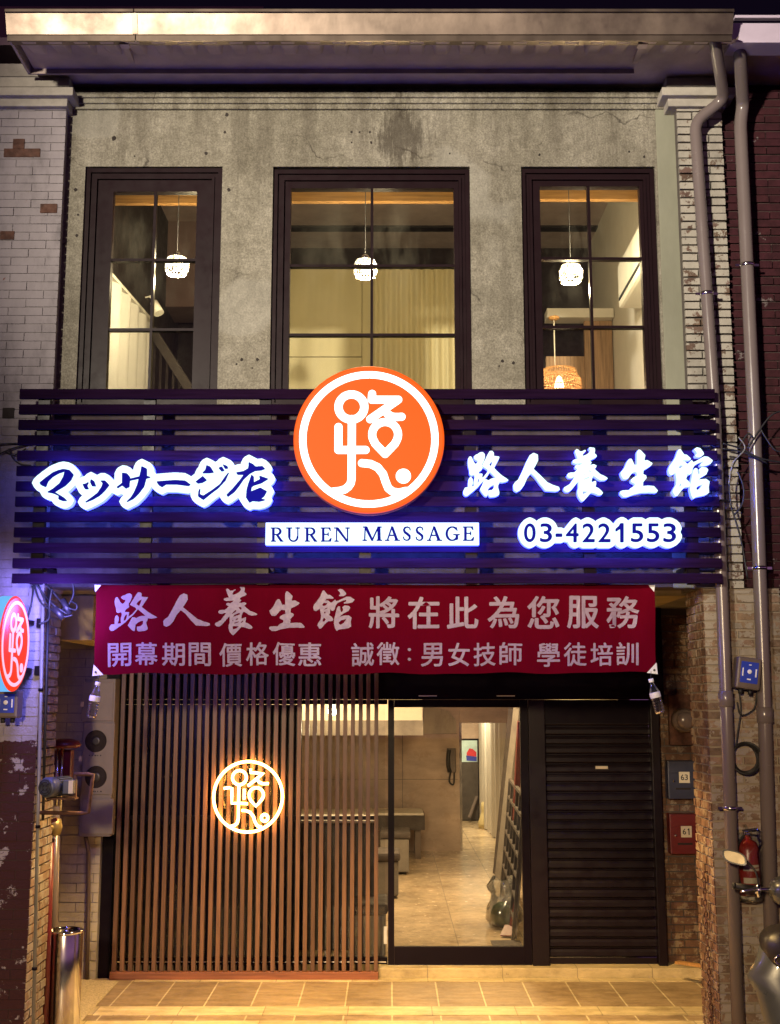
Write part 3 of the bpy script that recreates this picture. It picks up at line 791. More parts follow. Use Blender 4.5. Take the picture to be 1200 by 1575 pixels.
# wicker pendant
p = at(866, 592, 1.6)
wl = thing('wicker_lamp', 'round orange wicker lampshade hanging low in the right upstairs window', 'lamp', p)
part('cord', 'ac_white', wl, lambda mb: mb.cyl(p + Vector((-.06, 0, .12)), (p.x - .06, p.y, az(490, 1.6)), .005, 6))
part('ceiling_cap', 'beam_wood', wl, lambda mb: mb.lathe((p.x - .06, p.y, az(490, 1.6)), [(.02, -.015), (.045, 0), (.045, .012)]))
def shade(mb):
    prof = [(.10, .125), (.135, .12), (.15, .07), (.175, .04), (.18, -.03), (.155, -.07), (.15, -.125)]
    for k in range(44):
        for sgn in (1, -1):
            a = 2 * math.pi * k / 44
            mb.tube([(p.x - .03 + r * math.cos(a + sgn * (.125 - h) * 2.2), p.y + r * math.sin(a + sgn * (.125 - h) * 2.2), p.z + h) for r, h in prof], .0032, 4)
    for r, h in prof: mb.tube([(p.x - .03 + r * math.cos(a), p.y + r * math.sin(a), p.z + h) for a in np.linspace(0, 2 * math.pi, 33)[:-1]], .005, 5, closed=True)
part('shade', 'wicker', wl, shade)
part('bulb', 'bulb', wl, lambda mb: mb.lathe((p.x - .03, p.y, p.z), [(.012, .07), (.03, .04), (.04, 0), (.03, -.04), (.01, -.055)]))
lamp('wicker_lamp_light', 'POINT', (p.x - .03, p.y, p.z - .07), 14, (1, .72, .42), .04)

# ================================================================== EAVE: gutter, soffit, brackets
G = thing('gutter', 'long metal box gutter along the eave, its left end brightly lit', 'gutter', at(600, 50, -.72))
YG = -.72
def gut(mb, a, b):
    z0, z1 = az(49, YG), az(20, YG)
    v = mb.box(ax(a, 35, YG), ax(b, 35, YG), YG, YG + .15, z0, z1)
    for q in v:
        if q.co.y < YG + .01: q.co.y += .026 if q.co.z < (z0 + z1) / 2 else -.026
    mb.box(ax(a, 35, YG) + .002, ax(b, 35, YG) - .002, YG - .040, YG - .0275, z1 - .014, z1 + .004)
    mb.box(ax(a, 35, YG) + .002, ax(b, 35, YG) - .002, YG + .034, YG + .048, az(62.5, YG + .034), z0 - .002)
part('trough', 'zinc', G, lambda mb: gut(mb, 207.6, 1128))
part('trough', 'zinc', G, lambda mb: gut(mb, 9, 206.8))
part('seam_cover', 'zinc', G, lambda mb: mb.bar((ax(207.2, 35, YG), YG + .0235, az(48.4, YG)), (ax(207.2, 35, YG), YG - .0235, az(24.5, YG)), .035, .006, None, (0, -1, 0)))
boxpart('eave_roof', 'sheet_metal', B, ax(9, 35, YG) + .01, 2.9, YG + .151, YW + .249, az(20, YG) - .06, az(20, YG) - .03)
E_ = thing('eave_canopy', 'corrugated sheet metal eave under the gutter with two brackets', 'eave', at(600, 90, -.4))
def corr(mb):
    xa, xb = ax(46, 80, -.45), ax(1122, 80, -.45); n = int((xb - xa) / .0165); g0, g1, h0, h1 = [], [], [], []
    zf, zb = az(64, YG + .05) + .012, az(94, -.18)
    for k in range(n + 1):
        x = xa + (xb - xa) * k / n; ph = (k % 10)
        d = 0 if ph < 7 else .055
        if ph in (6, 9): d = .026
        g0.append((x, YG + .05, zf + d)); g1.append((x, -.18, zb + d)); h0.append((x, YG + .05, zf + d + .004)); h1.append((x, -.18, zb + d + .004))
    mb.sheet([g0, g1]); mb.sheet([h1, h0])
part('corrugated_sheet', 'sheet_metal', E_, corr)
boxpart('flashing', 'sheet_metal', E_, ax(46, 100, -.16), ax(975, 100, -.16), -.165, -.15, az(113, -.165), az(92, -.165))
boxpart('flashing', 'sheet_metal', E_, ax(46, 100, -.16) - .01, ax(46, 100, -.16) + .008, -.56, -.15, az(113, -.165), az(92, -.165) + .06)
for bx in (192, 988):
    q = at(bx, 64, -.58); r_ = at(600 + (bx - 600) * .955, 108, -.02)
    def br(mb): 
        mb.bar(q, r_, .035, .05); mb.box(q.x - .03, q.x + .03, q.y - .02, q.y + .03, q.z - .03, q.z + .07)
    part('bracket', 'sheet_metal', E_, br)

# ================================================================== PILLARS
def capital(mb, x0, x1, Y):
    for (y0, y1, d) in ((97, 117, -.01), (118, 133, .055), (133, 146, .095), (146, 163, .045)):
        mb.box(x0 - d, x1 + d, Y - .012 - d, Y + .1, az(y1, Y - .012 - d), az(y0, Y - .012 - d) - .002, bev=.006)
# left: wide pillar shared with the house next door
xe = ax(77, 600, 0) ; xe = (ax(97, 200, 0) + ax(62, 940, 0) + ax(40, 1560, 0)) / 3
XL0 = -3.35
PL = thing('brick_pillar', 'wide left brick pillar, whitewashed above and dark maroon below', 'pillar', (xe - .4, 0, 0))
part('core', 'mortar_light', PL, lambda mb: (mb.box(XL0, xe - .002, .001, .42, Z_SPLIT, az(118, 0)),))
part('core', 'mortar_dark', PL, lambda mb: (mb.box(XL0, xe - .002, .001, .42, -.02, Z_SPLIT - .001),))
def lb(mb):
    bricks(mb, XL0, xe + .008, -.01, az(160, 0), 0.0, 'x', .23, .0585, .004, .0065, -1, .002)
part('brickwork', 'brick_left', PL, lb)
def lb2(mb): bricks(mb, .004, .42, -.01, 3.2, xe, 'y', .21, .056, .011, .009, 1, .005, (.45, 1.3))
part('side_brickwork', 'brick_bare_grey', PL, lb2)
part('capital', 'plaster_white', PL, lambda mb: capital(mb, XL0, ax(98, 140, 0) - .0, 0))
for (a, b, c, d) in ((20, 38, 213, 228), (6, 62, 228, 241), (62, 88, 313, 327), (0, 22, 355, 368), (4, 22, 627, 643)):
    boxpart('broken_brick', 'rust', PL, ax(a, c, -.013), ax(b, c, -.013), -.0125, .01, az(d, -.013), az(c, -.013), None, random.uniform(.5, .9), .003) if b != 22 or c != 627 else boxpart('wall_hole', 'hole', PL, ax(a, c, -.013), ax(b, c, -.013), -.0125, .01, az(d, -.013), az(c, -.013), None, 1, .002)
# right pillar
xq = (ax(1041, 190, 0) + ax(1056, 600, 0) + ax(1085, 1030, 0)) / 3
xq0 = ax(1041, 190, 0); xq1 = ax(1100, 190, 0) + .02
z_low = az(905, 0)
PR = thing('brick_pillar', 'right brick pillar, pale whitewashed bricks above and bare brown bricks lit from below', 'pillar', (xq, 0, 0))
xlo = ax(1086, 1030, 0)
xm_ = min(xq0, xlo)
part('core', 'mortar', PR, lambda mb: mb.box(xq0 + .003, xq1 + .018, .001, .40, z_low, az(118, 0)))
part('core', 'mortar_tan', PR, lambda mb: mb.box(xlo + .003, xq1 + .25, .001, .40, -.02, z_low - .001))
part('brickwork', 'brick_white', PR, lambda mb: bricks(mb, xq0, xq1 + .02, z_low, az(163, 0), 0.0, 'x', .215, .0565, .012, .020, -1, .006))
part('lower_brickwork', 'brick_bare_grey', PR, lambda mb: bricks(mb, xlo, xq1 + .25, -.01, z_low - .001, 0.0, 'x', .215, .0565, .013, .009, -1, .005, (.4, 1.35)))
part('side_brickwork', 'brick_bare', PR, lambda mb: bricks(mb, -.01, .40, -.01, az(905, .2), xlo, 'y', .105, .0565, .012, .007, -1, .004, (.4, 1.4)))
part('capital', 'plaster_white', PR, lambda mb: capital(mb, ax(1034, 140, 0), ax(1103, 140, 0), 0))
# rusty rod between left pillar and stucco
r0, r1 = at(98, 168, .09), at(84, 592, .09)
rod = tag(part('iron_rod', 'rust', None, lambda mb: mb.tube([(r0.x, .085, r0.z), ((r0.x + r1.x) / 2, .085, (r0.z + r1.z) / 2), (r1.x, .085, az(930, .085))], .013, 10)), 'rusty brown iron rod standing between the whitewashed left pillar and the stucco', 'rod')
# neighbour on the right: dark brick front, gutter
xn = xq1 + .02
NB = thing('neighbour_house', 'dark red brick front of the house next door at the right edge', 'building', (xn + .3, .06, 0))
part('core', 'mortar_dark', NB, lambda mb: mb.box(xn + .001, 4.6, .0605, .45, -.02, az(96, .06)))
part('brickwork', 'brick_dark', NB, lambda mb: bricks(mb, xn, 4.2, -.01, az(98, .06), .06, 'x', .215, .0585, .009, .014, -1, .005))
NG = thing('neighbour_gutter', 'gutter box of the house next door at the top right, coloured as if lit violet', 'gutter', at(1165, 60, -.6))
boxpart('trough', 'violet_lit_sheet', NG, ax(1124, 55, -.6), 4.4, -.6, -.44, az(65, -.6), az(35, -.6), bev=.006)
boxpart('lip', 'violet_lit_sheet', NG, ax(1130, 30, -.6), 4.4, -.615, -.58, az(29, -.6), az(25, -.6))

# ================================================================== DOWNPIPES
def pipe(name, label, pts, r, mt='pvc', clamps=()):
    t = thing(name, label, 'pipe', pts[-1])
    P = [Vector(p) for p in pts]; fine = [P[0]]
    for a, b, c in zip(P, P[1:], P[2:]):
        k = min(.07, (b - a).length * .4, (c - b).length * .4)
        u, v = b + (a - b).normalized() * k, b + (c - b).normalized() * k
        fine += [u.lerp(b, q).lerp(b.lerp(v, q), q) for q in (0, .25, .5, .75, 1)]
    fine.append(P[-1])
    part('tube', mt, t, lambda mb: mb.tube(fine, r, 18))
    for b in P[1:-1]: pass
    for (z, nm) in clamps:
        for a, b in zip(P, P[1:]):
            if min(a.z, b.z) <= z <= max(a.z, b.z) and abs(a.z - b.z) > .05:
                q = a.lerp(b, (z - a.z) / (b.z - a.z))
                if nm == 'clamp':
                    part('clamp', 'steel', t, lambda mb: (mb.lathe(q, [(r + .003, -.012), (r + .006, -.01), (r + .006, .01), (r + .003, .012)], 18), mb.box(q.x - r - .035, q.x + r + .035, q.y - .006, q.y + .006, q.z - .008, q.z + .008)))
                else:
                    part('coupling', mt, t, lambda mb: mb.lathe(q, [(r + .001, -.05), (r + .007, -.045), (r + .007, .045), (r + .001, .05)], 18))
                break
    return t
g = lambda x, y, Y: at(x, y, Y)
pipe('downpipe', 'grey downpipe with a double bend below the gutter, running down the right pillar',
     [g(1098, 53, -.62), g(1099, 60, -.62), g(1114, 152, -.16), g(1069, 188, -.115), (g(1100, 640, -.115)), g(1117, 1080, -.115), (ax(1138, 1640, -.115), -.115, -.0)], .0385,
     clamps=((az(452, -.115), 'clamp'), (az(1243, -.115), 'clamp'), (az(1075, -.115), 'coupling')))
pipe('downpipe', 'thick grey downpipe outermost at the right, below the gutter next door',
     [g(1138, 62, -.5), g(1138, 72, -.5), g(1143, 160, -.10), g(1139, 190, -.085), g(1160, 640, -.085), g(1176, 1080, -.085), (ax(1192, 1640, -.085), -.085, 0)], .043,
     clamps=((az(408, -.085), 'clamp'), (az(874, -.085), 'clamp'), (az(1100, -.085), 'coupling')))
# ================================================================== SIGN FASCIA
FS = thing('slatted_fascia', 'wide dark slatted sign board fixed across the front of the shophouse', 'sign board', (0, YS, az(897, YS)))
def slats(mb):
    n = 13
    for k in range(n):
        y0 = 598 + k * (897 - 598 - 15) / (n - 1)
        mb.box(ax(30 - 12 * k / 12., y0 + 7, YS), ax(1100 + 12 * k / 12., y0 + 7, YS), YS, YS + .028, az(y0 + 15, YS), az(y0, YS), None, random.uniform(.6, 1.3), .002)
part('slat_panel', 'slat_dark', FS, slats)
each('post', 'black_metal', FS, [lambda mb, x=x: mb.box(ax(x - 9, 750, YS + .03), ax(x + 9, 750, YS + .03), YS + .0285, YS + .07, az(898, YS), az(600, YS)) for x in (62, 226, 406, 562, 724, 905, 1062)])
each('bracket', 'black_metal', FS, [lambda mb, x=x, y=y: mb.box(ax(x, y, YS) - .02, ax(x, y, YS) + .02, YS + .0705, YW - .001, az(y + 8, YS), az(y, YS)) for x in (62, 406, 724, 1062) for y in (640, 870)])

# ------------------------------------------------------------------ traced lettering (u right, v down)
def sc(p, k, ox, oy): return [(x / k + ox, y / k + oy) for x, y in p]
GL = {
'lu': (13.333, 160, 900, [[(215,270),(240,238),(268,240),(300,290),(330,345),(365,378),(405,360),(432,320),(430,295),(390,290),(350,262),(340,235),(375,208),(420,195),(470,165),(530,160),(565,190),(570,240),(545,310),(505,370),(505,410),(515,440),(490,465),(450,490),(430,515),(425,548),(515,548),(500,640),(560,600),(620,540),(660,490),(640,455),(560,415),(530,395),(560,340),(600,280),(640,210),(690,140),(740,138),(770,170),(765,225),(830,235),(895,240),(870,290),(830,350),(790,410),(770,440),(830,490),(900,545),(970,590),(1040,625),(1092,658),(1040,672),(970,685),(890,675),(890,710),(860,760),(865,800),(890,870),(885,915),(820,940),(700,950),(670,925),(668,850),(740,845),(790,800),(800,730),(750,735),(690,765),(640,810),(632,900),(620,940),(580,930),(540,890),(480,820),(520,760),(550,700),(575,655),(620,655),(660,672),(720,640),(770,630),(845,625),(780,565),(690,490),(640,560),(560,640),(470,720),(420,770),(330,835),(260,880),(190,925),(145,930),(110,900),(108,850),(140,800),(215,790),(215,690),(225,640),(262,605),(295,640),(300,710),(275,780),(345,775),(340,680),(365,600),(350,545),(280,565),(245,540),(240,460),(215,400),(208,330)],
   [(660,385),(700,330),(770,280),(745,360),(720,420)], [(415,650),(440,610),(470,590),(465,650),(440,710),(400,725)]]),
'ren': (6, 160, 900, [[(545,330),(560,310),(590,290),(630,220),(670,140),(700,90),(735,72),(770,85),(773,130),(750,170),(728,200),(790,250),(860,310),(920,335),(975,350),(980,370),(950,378),(850,372),(800,320),(750,260),(708,228),(670,270),(640,330),(610,365),(575,382),(550,370)]]),
'yang': (15, 325, 895, [[(345,175),(370,155),(400,165),(440,205),(490,205),(560,172),(570,185),(520,225),(490,275),(510,300),(590,275),(650,235),(690,190),(690,160),(655,135),(665,120),(770,130),(780,170),(765,240),(805,265),(820,295),(790,320),(720,345),(670,375),(660,400),(700,425),(690,445),(640,480),(700,485),(760,470),(815,495),(800,525),(760,555),(820,610),(900,675),(1000,715),(1070,755),(1030,780),(930,785),(880,770),(820,730),(760,690),(730,710),(700,790),(700,850),(750,835),(800,815),(805,870),(785,935),(860,965),(930,1020),(960,1060),(930,1090),(870,1090),(800,1060),(700,1035),(620,1120),(540,1200),(505,1225),(470,1200),(420,1130),(400,1060),(405,990),(425,950),(425,800),(400,810),(330,890),(250,980),(190,1025),(130,1025),(85,990),(90,950),(150,920),(220,880),(280,800),(345,720),(300,715),(250,735),(190,730),(160,695),(180,660),(230,645),(310,645),(360,610),(410,560),(350,535),(345,500),(380,480),(440,490),(500,455),(520,430),(440,435),(350,440),(290,420),(290,390),(330,370),(410,360),(380,290),(350,210)],
   [(635,580),(690,585),(705,625),(680,645),(640,605)], [(475,728),(560,650),(585,655),(560,695),(490,735)], [(508,805),(530,760),(660,710),(660,755),(580,778)], [(545,880),(600,838),(630,850),(600,872)], [(518,945),(655,902),(605,938),(540,955)], [(488,885),(510,858),(507,905)], [(680,935),(730,888),(742,910),(700,942)], [(495,1018),(540,1015),(640,1025),(580,1070),(500,1090)]]),
'sheng': (15, 405, 900, [[(145,600),(200,550),(250,480),(290,390),(330,340),(375,335),(405,390),(440,460),(510,460),(510,200),(540,155),(575,160),(680,260),(655,370),(740,365),(840,420),(820,450),(740,500),(640,550),(630,640),(700,665),(705,710),(630,790),(625,880),(760,870),(880,880),(960,960),(940,990),(780,985),(600,990),(430,1025),(280,1075),(200,1075),(140,1020),(140,980),(190,965),(340,960),(360,925),(460,870),(470,820),(380,780),(380,745),(440,700),(515,670),(505,590),(430,580),(370,620),(310,700),(270,725),(200,720),(160,660)]]),
'guan': (15, 475, 900, [[(320,140),(355,130),(400,190),(440,235),(490,235),(575,300),(570,325),(490,325),(410,330),(380,365),(450,365),(500,410),(540,410),(605,340),(640,380),(700,360),(800,310),(880,270),(960,275),(1060,340),(1010,400),(920,425),(810,435),(810,410),(870,375),(870,345),(800,360),(720,395),(660,430),(620,490),(600,570),(560,605),(515,590),(495,560),(495,640),(470,700),(530,740),(570,800),(550,835),(450,840),(360,920),(290,1005),(250,1015),(200,940),(215,890),(280,800),(285,700),(255,560),(220,580),(170,615),(120,590),(105,520),(130,450),(200,370),(270,270)],
   [(310,470),(350,420),(430,430),(400,475),(340,495)], [(350,575),(400,540),(450,525),(400,565)], [(350,630),(385,620),(390,650),(370,670)], [(315,850),(350,755),(395,800),(360,850)],
   [(670,125),(720,95),(790,110),(860,190),(865,220),(800,265),(710,265),(695,240),(730,220),(720,170)],
   [(680,495),(725,500),(725,560),(750,630),(790,600),(795,560),(775,515),(830,475),(930,485),(960,520),(920,600),(800,660),(710,740),(790,710),(920,700),(990,745),(970,850),(980,950),(920,990),(780,1015),(690,1030),(650,1065),(610,1010),(580,900),(590,790),(625,650),(650,540)],
   [(695,870),(740,820),(850,785),(860,800),(800,880),(740,915),(705,905)]]),
}
def brush(cv, key, bx=None):
    k, ox, oy, L = GL[key]; L = [sc(l, k, ox, oy) for l in L]
    if bx:
        P = np.concatenate([np.array(l) for l in L]); lo, hi = P.min(0), P.max(0)
        L = [[(bx[0] + (x - lo[0]) / (hi[0] - lo[0]) * (bx[2] - bx[0]), bx[1] + (y - lo[1]) / (hi[1] - lo[1]) * (bx[3] - bx[1])) for x, y in l] for l in L]
    cv.poly(L)
# -- five channel letters on the right
T5 = thing('character_sign', 'row of five glowing white brush-style characters on the right of the sign board', 'sign', at(905, 765, YL))
for key, bx in (('lu', (713, 693.5, 782, 764)), ('ren', (790, 696.5, 861, 756)), ('yang', (867.5, 688, 935, 771)), ('sheng', (954.5, 691.5, 1012, 764)), ('guan', (1028.5, 688, 1096.5, 767))):
    cv = Canvas(bx[0] - 6, bx[1] - 6, bx[2] + 6, bx[3] + 6, 4)
    brush(cv, key, (bx[0] + .6, bx[1] + .6, bx[2] - .6, bx[3] - .6)); cv.dilate(.75); cv.smooth(2)
    solid(cv.loops(), on_plane(YL, YL + .05), 'character', ['sign_white', 'sign_back', 'sign_edge'], T5)
# -- Japanese lettering on a cloud-shaped lit board
KA = [(6, 40, 690, [[(125,315),(180,270),(250,220),(300,200),(345,190),(400,200),(435,240),(410,290),(360,340),(310,370),(260,400),(310,430),(350,455),(375,480),(340,480),(300,465),(305,435),(250,410),(200,400),(250,370),(310,320),(345,260),(360,205),(300,225),(240,260),(200,300),(180,350),(140,335)],
  [(525,330),(550,325),(575,310),(560,340),(575,372),(545,372)], [(600,285),(625,300),(640,345),(610,342),(595,310)], [(690,298),(730,298),(764,335),(730,380),(680,430),(610,470),(545,495),(600,455),(660,410),(700,350),(710,320)],
  [(890,225),(930,230),(955,260),(950,350),(920,365),(890,340),(888,280)], [(1068,165),(1112,185),(1110,260),(1085,350),(1040,410),(990,460),(930,490),(970,450),(1000,400),(1030,330),(1045,270),(1060,210)], [(838,355),(885,320),(892,330),(845,362)], [(955,280),(1042,260),(1046,272),(955,292)], [(1110,252),(1147,263),(1110,272)]]),
  (5.714, 220, 690, [[(120,290),(180,285),(280,278),(370,283),(415,315),(400,325),(300,312),(200,312),(165,335),(140,320)],
  [(560,148),(590,160),(618,207),(580,212),(525,212),(550,185)], [(465,290),(525,243),(558,275),(520,297),(480,303)], [(500,350),(495,400),(530,415),(600,370),(680,310),(720,250),(752,210),(720,280),(660,345),(600,390),(530,447),(487,420),(488,380)], [(666,170),(690,158),(712,190),(690,197)], [(703,140),(740,155),(742,172),(720,172)],
  [(930,120),(970,140),(990,160),(1050,155),(1070,175),(1040,187),(985,192),(940,215),(880,270),(840,330),(800,380),(745,420),(735,405),(790,350),(850,280),(890,225),(830,225),(820,210),(880,200),(925,175),(930,150)],
  [(955,230),(970,245),(970,300),(1030,270),(1025,240),(1060,252),(1097,265),(1040,300),(970,322),(950,340),(945,380),(970,370),(1030,345),(1085,375),(1060,420),(1030,440),(1072,450),(1020,462),(960,457),(935,472),(908,430),(913,360),(930,300),(945,260)]])]
cv = Canvas(36, 680, 436, 806, 3)
for k, ox, oy, L in KA:
    for l in L: cv.poly([sc(l, k, ox, oy)])
cv.poly([sc([(965,400),(1000,375),(1020,390),(990,425),(950,430),(948,405)], 5.714, 220, 690)]) if False else None
JS = thing('japanese_sign', 'glowing white cloud-shaped sign with dark blue Japanese characters, left of the orange disc', 'sign', at(235, 785, YL))
halo = cv.copy().dilate(12.2).smooth(3)
ls = [l for l in halo.loops() if True]
big = [l for l in ls if len(l) > 0]
solid(big, on_plane(YL, YL + .05), 'backing_board', ['sign_white', 'sign_back', 'sign_edge'], JS)
cv.dilate(.7).smooth(2); solid(cv.loops(), on_plane(YL - .012, YL - .002), 'lettering', ['sign_blue', 'sign_blue'], JS)
# -- phone number
PN = thing('phone_number_sign', 'glowing white rounded sign with a blue phone number, lower right of the sign board', 'sign', at(920, 845, YL))
cv = Canvas(786, 784, 1062, 856, 4)
digs = [('0', 72, 152), ('3', 182, 264), ('-', 290, 332), ('4', 358, 446), ('2', 472, 556), ('2', 580, 664), ('1', 698, 752), ('5', 804, 888), ('5', 914, 998), ('3', 1026, 1112)]
for ch, a, b in digs:
    x0, x1 = a / 4.444 + 790, b / 4.444 + 790; y0, y1 = 66 / 4.444 + 790, 194 / 4.444 + 790
    if ch == '-': cv.poly([[(x0, 823.0 - 2.2), (x1, 823.0 - 2.2), (x1, 823.0 + 2.2), (x0, 823.0 + 2.2)]])
    elif ch == '1': cv.poly([[(x1 - 4.6, y0), (x1, y0), (x1, y1), (x1 - 4.4, y1), (x1 - 4.4, y0 + 8), (x0 + .5, y0 + 12.5), (x0 + .5, y0 + 8.4), (x1 - 6.2, y0 + 3.6)]])
    else: cv.glyph(ch, (x0 + .5, y0 + .4, x1 - .5, y1 - .4))
cv.dilate(.5)
halo = cv.copy().dilate(9.0).smooth(3)
solid(halo.loops(), on_plane(YL, YL + .05), 'backing_board', ['sign_white', 'sign_back', 'sign_edge'], PN)
cv.smooth(2); solid(cv.loops(), on_plane(YL - .012, YL - .002), 'lettering', ['sign_blue', 'sign_blue'], PN)
# -- latin name box with serif capitals
LN = thing('latin_name_sign', 'narrow glowing white box sign with dark blue serif capitals below the orange disc', 'sign', at(572, 838, YL))
mb = MB(); a, b = at(408, 838.5, YL), at(737, 803.5, YL)
mb.box(a.x, b.x, YL, YL + .05, a.z, b.z, 0, 1.0, .006)
for f in mb.bm.faces: f.normal_update(); f.material_index = (0 if f.calc_center_median().y < YL + .02 else 1) if abs(f.normal.y) > .7 else 2
mb.build('light_box', ['sign_white', 'sign_back', 'sign_edge'], LN)
def serif(cv, ch, x0, x1, y0, y1):
    W_, H_ = x1 - x0, y1 - y0; T, t = .150 * H_, .055 * H_
    X = lambda u: x0 + u * W_
    Yv = lambda v: y0 + v * H_
    def stem(u, th=T): cv.poly([[(X(u) - th / 2, y0), (X(u) + th / 2, y0), (X(u) + th / 2, y1), (X(u) - th / 2, y1)]])
    def ser(u, top, w=.36): yy = y0 if top else y1 - t; cv.poly([[(X(u) - w * H_ / 2, yy), (X(u) + w * H_ / 2, yy), (X(u) + w * H_ / 2, yy + t), (X(u) - w * H_ / 2, yy + t)]])
    def line(p, q, w): cv.stroke([(X(p[0]), Yv(p[1])), (X(q[0]), Yv(q[1]))], w)
    def arc(cx, cy, rx, ry, a0, a1, w0, w1, n=16):
        A = np.linspace(R(a0), R(a1), n); P = [(X(cx) + rx * W_ * math.cos(q), Yv(cy) - ry * H_ * math.sin(q)) for q in A]
        cv.stroke(P, [w0 + (w1 - w0) * abs(math.cos(q)) for q in A])
    if ch == 'R':
        stem(.24); ser(.22, 1); ser(.24, 0); line((.24, .03), (.5, .03), t); line((.24, .5), (.5, .5), t); arc(.48, .265, .30, .235, 90, -90, t, T * .95); cv.poly([[(X(.42), Yv(.5)), (X(.60), Yv(.5)), (X(.98), y1), (X(.78), y1)]]); ser(.90, 0, .2)
    elif ch == 'U':
        cv.poly([[(X(.22) - T / 2, y0), (X(.22) + T / 2, y0), (X(.22) + T / 2, Yv(.7)), (X(.22) - T / 2, Yv(.7))]]); arc(.5, .68, .28, .30, 180, 360, t * 1.3, T * .7); line((.80, 0), (.80, .7), t * 1.2); ser(.22, 1, .42); ser(.80, 1, .34)
    elif ch == 'E':
        stem(.27); ser(.26, 1); line((.2, .03), (.86, .03), t); line((.2, .97), (.90, .97), t); line((.27, .48), (.70, .48), t); cv.poly([[(X(.86), y0), (X(.92), Yv(.22)), (X(.86), Yv(.22)), (X(.74), y0 + t)]]); cv.poly([[(X(.74), y1 - t), (X(.92), Yv(.76)), (X(.98), Yv(.76)), (X(.92), y1)]]); line((.70, .38), (.70, .58), t); ser(.2, 0, .2)
    elif ch == 'N':
        line((.15, .02), (.15, .98), t * 1.2); line((.86, .02), (.86, .98), t * 1.2); cv.poly([[(X(.08), y0), (X(.26), y0), (X(.90), y1), (X(.78), y1)]]); ser(.15, 0, .30); ser(.86, 1, .30); ser(.06, 1, .16)
    elif ch == 'M':
        line((.12, .02), (.09, .98), t * 1.2); cv.poly([[(X(.78) , y0), (X(.93), y0), (X(.95), y1), (X(.80), y1)]]); cv.poly([[(X(.06), y0), (X(.22), y0), (X(.56), y1), (X(.46), y1)]]); line((.50, .96), (.82, .04), t * 1.3); ser(.09, 0, .30); ser(.88, 0, .38); ser(.90, 1, .28); ser(.08, 1, .22)
    elif ch == 'A':
        line((.46, .02), (.14, .98), t * 1.3); cv.poly([[(X(.40), y0), (X(.54), y0), (X(.92), y1), (X(.74), y1)]]); line((.27, .62), (.70, .62), t); ser(.13, 0, .30); ser(.84, 0, .38)
    elif ch == 'S':
        P = [(.84, .24), (.80, .10), (.55, .025), (.30, .08), (.20, .24), (.30, .40), (.55, .52), (.78, .66), (.80, .82), (.66, .95), (.44, .975), (.22, .90), (.15, .74)]
        cv.stroke([(X(u), Yv(v)) for u, v in P], [t, t, t * 1.1, T * .6, T * .8, T * .95, T, T * .95, T * .75, T * .5, t, t, t])
    elif ch == 'G':
        arc(.52, .5, .38, .475, 48, 318, t * 1.1, T * .95, 26); cv.poly([[(X(.76), Yv(.58)), (X(.91), Yv(.58)), (X(.91), Yv(.90)), (X(.76), Yv(.95))]]); line((.62, .57), (1.0, .57), t); line((.80, .08), (.85, .27), t)
cv = Canvas(402, 797, 742, 846, 6)
k1, k2 = 7.059, 6.667
for ch, a, b in (('R', 110, 252), ('U', 282, 442), ('R', 478, 620), ('E', 652, 778), ('N', 806, 974)):
    serif(cv, ch, a / k1 + 400, b / k1 + 400, 116 / k1 + 795, 266 / k1 + 795)
for ch, a, b in (('M', -44, 146), ('A', 186, 330), ('S', 356, 456), ('S', 486, 586), ('A', 616, 762), ('G', 794, 944), ('E', 974, 1098)):
    serif(cv, ch, a / k2 + 565, b / k2 + 565, 99 / k2 + 795, 243 / k2 + 795)
cv.dilate(.45); cv.smooth(1); solid(cv.loops(.2), on_plane(YL - .009, YL - .0005), 'lettering', ['sign_blue', 'sign_blue'], LN)

# -- round emblem: strokes in emblem units (ring radius 464.5, centre 0,0)
def arcp(cx, cy, r, a0, a1, n=20): return [(cx + r * math.cos(R(q)), cy + r * math.sin(R(q))) for q in np.linspace(a0, a1, n)]
def emblem(cv, w=56, ring=51):
    o = lambda P: [(x - 588, y - 553) for x, y in P]
    cv.stroke(arcp(0, 0, 464.5, 0, 360, 90), ring)
    cv.stroke(o(arcp(464, 323, 91, 0, 360, 40)), w + 2)
    cv.stroke(o([(468, 410), (468, 840), (462, 870), (446, 895), (420, 915), (385, 925), (340, 930)]), w)
    cv.stroke(o([(374, 468), (374, 633), (565, 633)]), w)
    cv.stroke(o([(610, 228), (607, 270), (795, 270), (597, 412)]), w)
    cv.stroke(o([(700, 345), (720, 375), (750, 393), (780, 396), (818, 394)]), w)
    cv.stroke(o(arcp(702, 523, 91, -205, 25, 30) + [(770, 590), (702, 662), (634, 590), (619, 560)]), w)
    cv.stroke(o([(540, 727), (600, 733), (650, 757), (688, 805), (706, 860), (724, 905), (755, 930), (800, 937), (850, 925)]), w)
    cv.stroke(o(arcp(830, 820, 26, 0, 360, 16)), 54)
YC = -.36
c0 = at(567.5, 675, YC); k_ = (ax(682.5, 675, YC) - ax(452.5, 675, YC)) / 2 / 531   # metres per emblem unit
kz = (az(563, YC) - az(787, YC)) / 2 / 518
kk = (k_ + kz) / 2
RS = thing('round_emblem_sign', 'big round orange lit sign with a white line emblem, centre of the sign board', 'sign', (c0.x, YC, c0.z))
def disc(mb):
    r = 531 * kk
    mb.lathe((c0.x, 0, c0.z), [(r - .02, YC + .10), (r, YC + .095), (r, YC + .012), (r - .006, YC + .002), (r - .012, YC)], 96, 0, 'y', True)
mb = MB(); disc(mb)
for f in mb.bm.faces: f.normal_update(); f.material_index = 1 if abs(f.normal.y) < .5 else 0; f.smooth = False
mb.build('disc', ['orange', 'orange_side'], RS)
cv = Canvas(-540, -540, 540, 540, .8); emblem(cv); cv.smooth(2)
